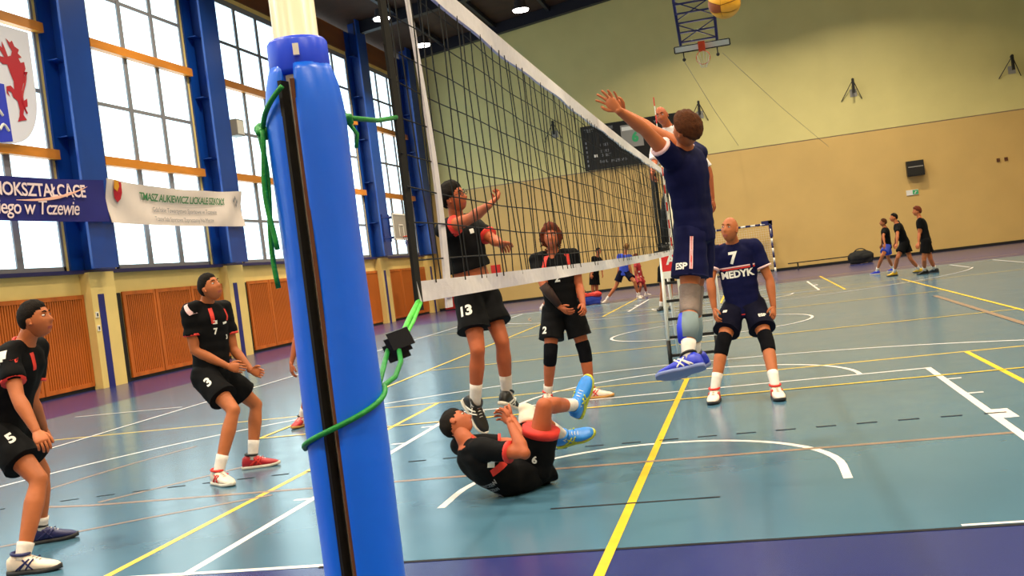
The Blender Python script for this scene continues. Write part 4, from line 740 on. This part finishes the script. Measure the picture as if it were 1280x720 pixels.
# ---------------------------------------------------------------- the people
J = json.loads('''{"p5":{"P":[-4.021,2.95,0.894],"N":[-3.799,2.952,1.393],"H":[-3.682,2.95,1.554],"sr":[-3.78,2.761,1.345],"sl":[-3.847,3.143,1.374],"hr":[-4.009,2.854,0.854],"hl":[-4.06,3.046,0.877],"er":[-3.652,2.647,1.081],"el":[-3.894,3.079,1.023],"wr":[-3.501,2.587,0.862],"wl":[-3.956,3.239,0.81],"fr":[-3.379,2.509,0.757],"fl":[-3.998,3.323,0.659],"kr":[-3.685,2.782,0.533],"kl":[-4.078,3.311,0.499],"ar":[-3.702,2.562,0.095],"al":[-4.157,3.326,0.095],"tr":[-3.504,2.602,0.035],"tl":[-3.984,3.424,0.035]},"p3":{"P":[-3.839,5.35,0.93],"N":[-3.817,5.361,1.51],"H":[-3.714,5.288,1.664],"sr":[-3.885,5.178,1.479],"sl":[-3.752,5.543,1.467],"hr":[-3.858,5.251,0.901],"hl":[-3.823,5.448,0.896],"er":[-3.876,5.168,1.138],"el":[-3.711,5.547,1.088],"wr":[-3.644,5.284,0.961],"wl":[-3.534,5.485,0.89],"fr":[-3.472,5.295,0.914],"fl":[-3.369,5.448,0.835],"kr":[-3.546,5.104,0.594],"kl":[-3.648,5.709,0.557],"ar":[-3.677,4.948,0.095],"al":[-3.695,5.605,0.095],"tr":[-3.511,4.835,0.035],"tl":[-3.507,5.666,0.035]},"hid":{"P":[-3.991,8.1,0.899],"N":[-3.953,8.119,1.446],"H":[-3.903,8.137,1.651],"sr":[-4.132,8.053,1.425],"sl":[-3.778,8.182,1.396],"hr":[-4.084,8.066,0.876],"hl":[-3.902,8.132,0.861],"er":[-4.221,7.996,1.044],"el":[-3.819,8.148,1.005],"wr":[-4.312,7.932,0.739],"wl":[-3.742,8.162,0.746],"fr":[-4.312,7.916,0.549],"fl":[-3.742,8.147,0.564],"kr":[-4.147,7.992,0.422],"kl":[-3.847,8.109,0.395],"ar":[-4.351,8.111,0.095],"al":[-3.97,8.277,0.095],"tr":[-4.365,7.919,0.035],"tl":[-3.864,8.142,0.035]},"p13":{"P":[-1.189,4.7,1.372],"N":[-1.252,4.653,1.902],"H":[-1.236,4.59,2.08],"sr":[-1.311,4.484,1.844],"sl":[-1.185,4.829,1.89],"hr":[-1.225,4.617,1.33],"hl":[-1.145,4.788,1.355],"er":[-1.05,4.347,1.899],"el":[-0.99,4.67,1.727],"wr":[-0.865,4.175,1.961],"wl":[-0.882,4.436,1.69],"fr":[-0.791,4.301,2.047],"fl":[-0.877,4.604,1.659],"kr":[-1.161,4.451,0.928],"kl":[-1.02,4.664,0.952],"ar":[-1.26,4.551,0.522],"al":[-1.061,4.771,0.537],"tr":[-1.202,4.533,0.308],"tl":[-1.055,4.931,0.418]},"p2":{"P":[-1.181,8.15,1.017],"N":[-1.195,8.142,1.596],"H":[-1.179,8.039,1.778],"sr":[-1.394,8.107,1.553],"sl":[-0.993,8.178,1.563],"hr":[-1.283,8.132,0.981],"hl":[-1.077,8.169,0.987],"er":[-1.308,7.964,1.268],"el":[-0.964,8.175,1.227],"wr":[-1.159,7.981,1.017],"wl":[-0.914,7.98,1.023],"fr":[-1.021,7.881,0.939],"fl":[-0.884,7.822,0.928],"kr":[-1.335,7.977,0.526],"kl":[-0.987,8.141,0.507],"ar":[-1.442,8.105,0.095],"al":[-0.976,8.141,0.095],"tr":[-1.421,7.895,0.035],"tl":[-0.771,8.138,0.035]},"p7":{"P":[0.743,7.55,0.867],"N":[0.719,7.552,1.451],"H":[0.701,7.434,1.612],"sr":[0.527,7.568,1.407],"sl":[0.914,7.535,1.423],"hr":[0.645,7.559,0.832],"hl":[0.843,7.541,0.84],"er":[0.458,7.437,1.129],"el":[1.022,7.519,1.074],"wr":[0.466,7.381,0.862],"wl":[1.027,7.453,0.809],"fr":[0.476,7.274,0.72],"fl":[1.002,7.333,0.68],"kr":[0.505,7.252,0.515],"kl":[0.926,7.246,0.495],"ar":[0.386,7.083,0.095],"al":[0.949,6.923,0.095],"tr":[0.362,6.884,0.035],"tl":[0.98,6.724,0.035]},"jump":{"P":[0.514,4.4,1.607],"N":[0.511,4.35,2.152],"H":[0.551,4.209,2.281],"sr":[0.591,4.526,2.132],"sl":[0.431,4.181,2.1],"hr":[0.539,4.497,1.585],"hl":[0.489,4.309,1.567],"er":[0.301,4.479,2.342],"el":[0.292,3.989,2.298],"wr":[0.108,4.553,2.512],"wl":[0.156,3.796,2.423],"fr":[-0.002,4.516,2.663],"fl":[0.052,3.797,2.565],"kr":[0.439,4.467,1.111],"kl":[0.433,4.218,1.127],"ar":[0.393,4.613,0.696],"al":[0.391,3.979,0.756],"tr":[0.209,4.583,0.584],"tl":[0.17,3.945,0.659]},"fall":{"P":[-0.751,3.96,0.14],"N":[-1.083,3.633,0.37],"H":[-1.172,3.733,0.505],"sr":[-0.938,3.516,0.355],"sl":[-1.184,3.793,0.355],"hr":[-0.701,3.89,0.137],"hl":[-0.764,4.068,0.116],"er":[-0.656,3.42,0.325],"el":[-0.765,3.885,0.305],"wr":[-0.764,3.561,0.514],"wl":[-0.87,4.066,0.46],"fr":[-0.861,3.686,0.576],"fl":[-0.99,4.165,0.528],"kr":[-0.584,3.84,0.559],"kl":[-0.821,4.343,0.455],"ar":[-0.441,4.239,0.488],"al":[-0.634,4.641,0.208],"tr":[-0.351,4.311,0.652],"tl":[-0.432,4.677,0.214]},"ref":{"P":[0.11,10.65,2.344],"N":[0.046,10.566,3.04],"H":[-0.018,10.454,3.191],"sr":[-0.145,10.574,2.822],"sl":[0.281,10.6,2.802],"hr":[0.014,10.662,2.305],"hl":[0.212,10.645,2.321],"er":[-0.171,10.34,2.611],"el":[0.48,10.631,2.445],"wr":[-0.201,10.123,2.449],"wl":[0.484,10.647,2.054],"fr":[-0.217,10.262,2.339],"fl":[0.513,10.654,1.792],"kr":[-0.143,10.964,1.992],"kl":[0.222,10.891,1.93],"ar":[-0.197,11.167,1.595],"al":[0.164,11.139,1.595],"tr":[-0.236,10.971,1.535],"tl":[0.136,10.944,1.535]},"r1":{"P":[4.804,29.5,0.837],"N":[4.783,29.415,1.339],"H":[4.749,29.347,1.509],"sr":[4.815,29.597,1.337],"sl":[4.753,29.245,1.275],"hr":[4.821,29.595,0.824],"hl":[4.79,29.415,0.792],"er":[4.71,29.631,1.064],"el":[4.664,29.032,1.092],"wr":[4.68,29.769,0.852],"wl":[4.667,28.89,0.881],"fr":[4.651,29.852,0.711],"fl":[4.624,28.86,0.723],"kr":[4.821,29.807,0.449],"kl":[4.591,29.131,0.536],"ar":[4.965,30.101,0.095],"al":[4.417,29.426,0.095],"tr":[4.838,30.238,0.035],"tl":[4.26,29.521,0.035]},"r2":{"P":[4.984,27.3,0.935],"N":[4.829,27.144,1.418],"H":[4.768,27.151,1.602],"sr":[4.87,27.328,1.451],"sl":[4.809,26.98,1.319],"hr":[5.009,27.398,0.941],"hl":[4.977,27.22,0.873],"er":[4.817,27.33,1.09],"el":[4.765,26.756,1.116],"wr":[4.776,27.506,0.895],"wl":[4.703,26.641,0.885],"fr":[4.747,27.581,0.741],"fl":[4.635,26.537,0.764],"kr":[5.101,27.367,0.41],"kl":[4.744,27.119,0.503],"ar":[5.336,27.61,0.095],"al":[4.644,27.418,0.095],"tr":[5.211,27.76,0.035],"tl":[4.463,27.344,0.035]},"r3":{"P":[5.385,26.3,0.905],"N":[5.31,26.312,1.469],"H":[5.255,26.318,1.69],"sr":[5.35,26.508,1.433],"sl":[5.28,26.114,1.432],"hr":[5.407,26.4,0.874],"hl":[5.372,26.198,0.873],"er":[5.295,26.511,1.067],"el":[5.219,26.119,1.096],"wr":[5.272,26.665,0.834],"wl":[5.154,26.0,0.851],"fr":[5.251,26.769,0.684],"fl":[5.084,25.901,0.713],"kr":[5.459,26.374,0.383],"kl":[5.272,26.195,0.389],"ar":[5.588,26.657,0.095],"al":[5.305,26.517,0.095],"tr":[5.449,26.809,0.035],"tl":[5.12,26.425,0.035]},"l1":{"P":[-4.366,32.2,0.98],"N":[-4.216,32.221,1.538],"H":[-4.136,32.231,1.748],"sr":[-4.317,32.062,1.535],"sl":[-4.134,32.378,1.474],"hr":[-4.421,32.118,0.967],"hl":[-4.327,32.28,0.936],"er":[-4.368,32.052,1.232],"el":[-4.09,32.223,1.221],"wr":[-4.44,31.966,0.997],"wl":[-4.082,32.138,0.975],"fr":[-4.451,31.911,0.836],"fl":[-4.069,32.097,0.811],"kr":[-4.472,32.094,0.448],"kl":[-4.361,32.26,0.427],"ar":[-4.577,32.31,0.095],"al":[-4.411,32.481,0.095],"tr":[-4.476,32.149,0.035],"tl":[-4.28,32.345,0.035]},"l2":{"P":[-3.269,31.5,0.95],"N":[-3.175,31.511,1.5],"H":[-3.091,31.518,1.757],"sr":[-3.37,31.477,1.497],"sl":[-2.993,31.543,1.431],"hr":[-3.371,31.482,0.936],"hl":[-3.177,31.516,0.902],"er":[-3.398,31.471,1.181],"el":[-3.052,31.442,1.139],"wr":[-3.484,31.455,0.898],"wl":[-3.005,31.442,0.867],"fr":[-3.52,31.37,0.744],"fl":[-2.965,31.38,0.704],"kr":[-3.585,31.442,0.509],"kl":[-2.939,31.262,0.599],"ar":[-3.96,31.38,0.095],"al":[-2.878,31.482,0.095],"tr":[-4.086,31.223,0.035],"tl":[-2.791,31.3,0.035]},"l3":{"P":[-2.922,32.5,0.713],"N":[-2.916,32.504,1.206],"H":[-2.92,32.505,1.399],"sr":[-2.946,32.34,1.177],"sl":[-2.888,32.668,1.173],"hr":[-2.937,32.416,0.687],"hl":[-2.907,32.584,0.685],"er":[-2.97,32.2,0.947],"el":[-2.839,32.733,0.916],"wr":[-2.912,32.163,0.724],"wl":[-2.82,32.854,0.716],"fr":[-2.862,32.071,0.612],"fl":[-2.789,32.946,0.598],"kr":[-2.846,32.171,0.389],"kl":[-2.773,32.798,0.38],"ar":[-2.986,32.413,0.095],"al":[-2.778,33.082,0.095],"tr":[-2.849,32.313,0.035],"tl":[-2.661,33.206,0.035]},"l4":{"P":[-1.234,23.3,1.051],"N":[-1.125,23.305,1.623],"H":[-1.081,23.306,1.819],"sr":[-1.31,23.337,1.623],"sl":[-0.952,23.273,1.555],"hr":[-1.332,23.316,1.039],"hl":[-1.148,23.284,1.005],"er":[-1.285,23.337,1.32],"el":[-0.989,23.109,1.307],"wr":[-1.286,23.237,1.08],"wl":[-0.991,23.003,1.069],"fr":[-1.294,23.137,0.943],"fl":[-1.0,22.901,0.934],"kr":[-1.378,23.293,0.523],"kl":[-1.176,23.263,0.521],"ar":[-1.473,23.337,0.095],"al":[-1.212,23.327,0.095],"tr":[-1.53,23.155,0.035],"tl":[-1.235,23.14,0.035]},"bk":{"P":[-5.688,31.5,0.973],"N":[-5.49,31.511,1.465],"H":[-5.385,31.529,1.669],"sr":[-5.47,31.325,1.423],"sl":[-5.536,31.696,1.441],"hr":[-5.683,31.404,0.94],"hl":[-5.716,31.595,0.95],"er":[-5.569,31.156,1.187],"el":[-5.468,31.781,1.155],"wr":[-5.522,31.161,0.912],"wl":[-5.429,31.848,0.902],"fr":[-5.446,31.094,0.772],"fl":[-5.377,31.926,0.755],"kr":[-5.812,31.364,0.451],"kl":[-5.588,31.601,0.385],"ar":[-6.182,31.408,0.095],"al":[-5.566,31.832,0.095],"tr":[-6.062,31.253,0.035],"tl":[-5.4,31.916,0.035]}}''')
PI = math.pi
person(J['p5'], 1.05, 'player in black with number 5 on his shorts standing at the left edge in profile', (1, .12, .10), hair='crop', hair_m='hair_dark', shoes=('shoe_w', 'sole_k'), shoes_l=('shoe_n', 'sole_k'), shoe_stripe='shoe_n', curl=(.75, .7), sock=.09,
  texts=(('shorts', '5', .10, 'wht', ('r', .36, (1, -.75, .3))),), flashes=(('shirt', .04, .09, .5, 'wht', (.93, 1.5)), ('shirt', .045, .10, .3, 'red', (.86, 1.25)), ('shirt', .03, .10, .2, 'red', (.88, .5))))
person(J['p3'], 1.05, 'player in black crouching ready with arms low, left of the padded post', (1, -.30, .30), hair='crop', hair_m='hair_dark', shoes=('shoe_w', 'sole_w'), shoes_l=('shoe_r', 'sole_w'), shoe_stripe='red', curl=(.6, .35), thumbs=((.5, .2, 1), (.2, .2, 1)), sock=.15,
  texts=(('shorts', '3', .11, 'wht', ('r', .33, (.35, -1, .2))), ('shirt', '7', .07, 'wht', (.60, .35)), ('shirt', '3', .05, 'wht', (.50, -.5))), flashes=(('shirt', .035, .13, .1, 'red', (.84, .45)), ('shirt', .04, .03, 0, 'wht', (.74, .30)), ('shirt', .05, .018, .2, 'wht', (.72, -.45)), ('shirt', .03, .10, -.2, 'red', (.84, -.75)), ('shirt', .03, .10, .6, 'wht_line', (.96, 1.4))))
person(J['hid'], 1.02, 'player almost hidden behind the blue padded post, only an arm and a shoe showing', (.4, -.9, 0), hair='short', shoes=('shoe_r', 'sole_gum'), detail=1, cuff=None, skin='skin2')
person(J['p13'], 1.0, 'jumping player with glasses and number 13 shorts swinging an arm behind the net', (.97, -.25, .12), hair='short', hair_m='hair_dark', hem=.27, sleeve_l=.75, shoes=('shoe_k', 'sole_w'), curl=(.9, 1.0), sock=.17, glasses=True, shoe_stripe='white', skin='skin2', sleeve=.42,
  texts=(('shorts', '13', .11, 'wht', ('r', .36, (-.1, -1, .1))),), flashes=(('shirt', .05, .035, 0, 'wht', (.82, .2)), ('shirt', .04, .10, .2, 'red', (.9, 1.1))))
person(J['p2'], 1.1, 'curly haired player in black with knee pads and number 2 shorts beyond the net', (.12, -1, .12), hair='curly', hair_m='hair_red', pads='kpad', shoes=('shoe_w', 'sole_k'), shoes_l=('shoe_w', 'sole_gum'), shoe_stripe='red', curl=(.5, .7), skin='skin2', sl_r='r', sock=.10, hem=-.12,
  texts=(('shorts', '2', .095, 'wht', ('r', .50, (-.4, -1, .1))), ('shirt', '2', .10, 'wht', (.55, .0))), flashes=(('shirt', .035, .14, .1, 'red', (.86, .75)), ('shirt', .06, .03, 0, 'wht', (.74, -.5)), ('shirt', .035, .12, -.1, 'red', (.86, -1.0)), ('shirt', .04, .035, 0, 'wht', (.66, .5))))
person(J['p7'], 1.05, 'bald player in navy jersey with 7 MEDYK on the chest and black knee pads', (-.42, -.9, .2), hair='bald', hair_m='hair_fair', shirt='sh_navy', shorts='sh_navy2', cuff='wht_line', collar='red', pads='kpad', shoes=('shoe_w', 'sole_k'), shoe_stripe='red', curl=(.5, .6), sock=.17, hem=-.24, skin='skin',
  texts=(('shirt', '7', .15, 'wht', (.79, .1)), ('shirt', 'MEDYK', .09, 'wht', (.52, .0)), ('shorts', 'ESP', .05, 'wht', ('l', .48, (.3, -1, 0)))), flashes=(('shirt', .34, .012, 0, 'wht_line', (.645, .0)), ('shirt', .34, .014, 0, 'red', (.615, .0)), ('shirt', .36, .008, 0, 'red', (-.16, .0)), ('shorts', .04, .03, 0, 'wht', ('r', .30, (-.5, -1, 0)))))
person(J['jump'], 1.03, 'blocking player in navy kit jumping at the net with a raised bare arm', (-.80, .55, .22), hair='short', hair_m='hair_brown', shirt='sh_navy', shorts='sh_navy', cuff='wht_line', pads='kpad_g', guard='rl', shoes=('shoe_b', 'sole_g'), shoe_stripe='white', curl=(.25, .18), thumbs=((.1, -.3, 1), (.15, .25, -1)), spread=.9, sock=.13, hem=-.18, sleeve=.42,
  texts=(('shorts', 'ESP', .06, 'wht', ('l', .52, (-.5, -1, 0))), ('shirt', '5', .10, 'wht', (.60, -.15))), flashes=(('shorts', .022, .26, 0, 'wht_line', ('l', .36, (.1, -1, 0))), ('shorts', .010, .26, 0, 'red', ('l', .36, (.1, -1, 0))), ('shirt', .03, .04, .7, 'exitg', (.10, -.7))))
person(J['fall'], 1.0, 'fallen player in black rolling on his back with blue shoes in the air', (.78, .30, .52), hair='crop', hair_m='hair_dark', shoes=('shoe_lb', 'sole_y'), shoe_stripe='sole_y', pads_l='kpad_w', curl=(.9, .9), sock=.16, hemband='red', hem=-.10, bend=(.0, -.05, -.12), skin='skin2',
  texts=(('shirt', 'TKS TCZEW', .04, 'grey_txt', (.72, 2.6)), ('shirt', 'TCZEW', .04, 'grey_txt', (.62, 2.6)), ('shirt', '9', .10, 'grey_txt', (.48, 2.75)), ('shorts', '9', .07, 'wht', ('r', .22, (-.1, -1, -.4)))), flashes=(('shirt', .05, .05, .3, 'wht', (.86, 1.65)), ('shirt', .05, .13, .9, 'red', (.74, 1.5))))
person(J['ref'], 1.05, 'bald referee in white shirt and black trousers standing on the ladder stand', (-.15, -1, -.12), hair='bald', shirt='sh_white', shorts='trouser', trousers=True, cuff=None, shoes=('shoe_k', 'sole_k'), detail=1, sock=.1, sock_m='trouser', skin='skin2', hem=-.06, sleeve=.95)
person(J['r1'], .98, 'small player in black shirt and blue shorts crouching first of three at right', (-1, -.1, .05), hair='crop', hair_m='hair_brown', shorts='sh_blue', cuff=None, detail=0, shoes=('shoe_b', 'sole_w'))
person(J['r2'], 1.02, 'second of three warming up players at right, leaning forward in yellow shoes', (-1, -.15, .05), hair='crop', hair_m='hair_dark', cuff=None, detail=0, shoes=('shoe_y', 'sole_k'), shoes_l=('shoe_y', 'sole_k'))
person(J['r3'], 1.08, 'tallest of three warming up players at right, upright with reddish hair', (-1, -.1, .0), hair='short', hair_m='hair_red', cuff=None, detail=0, shoes=('shoe_k', 'sole_k'))
person(J['l1'], 1.0, 'small distant player in black standing over bags beyond the net', (.8, -.5, 0), hair='crop', cuff=None, detail=0, shoes=('shoe_n', 'sole_w'), sock_m='red')
person(J['l2'], 1.05, 'distant player in a royal blue shirt striding near the far wall', (.2, .9, 0), hair='crop', hair_m='hair_fair', shirt='sh_blue', shorts='sh_navy2', cuff=None, detail=0, shoes=('shoe_w', 'sole_w'))
person(J['l3'], .9, 'distant child sized player in a red and white checked shirt by the far wall', (1, -.1, 0), hair='short', hair_m='hair_red', shirt='redcheck', shorts='redcheck', cuff=None, detail=0, shoes=('shoe_w', 'sole_w'), skin='skin2',
  flashes=(('shirt', .07, .05, 0, 'wht', (.35, 1.0)), ('shirt', .07, .05, 0, 'wht', (.15, 1.5)), ('shirt', .07, .05, 0, 'wht', (.55, 1.7)), ('shirt', .06, .05, 0, 'wht', (.0, .6))))
person(J['l4'], 1.0, 'person walking behind the referee ladder, bare legs and dark shoes showing', (-.1, -1, 0), hair='short', cuff=None, detail=0, shoes=('shoe_k', 'sole_k'))
person(J['bk'], 1.02, 'distant person mostly hidden behind the curly haired player, pale shoes showing', (1, -.1, 0), hair='short', cuff=None, detail=0, shoes=('shoe_w', 'sole_w'), shirt='sh_black')
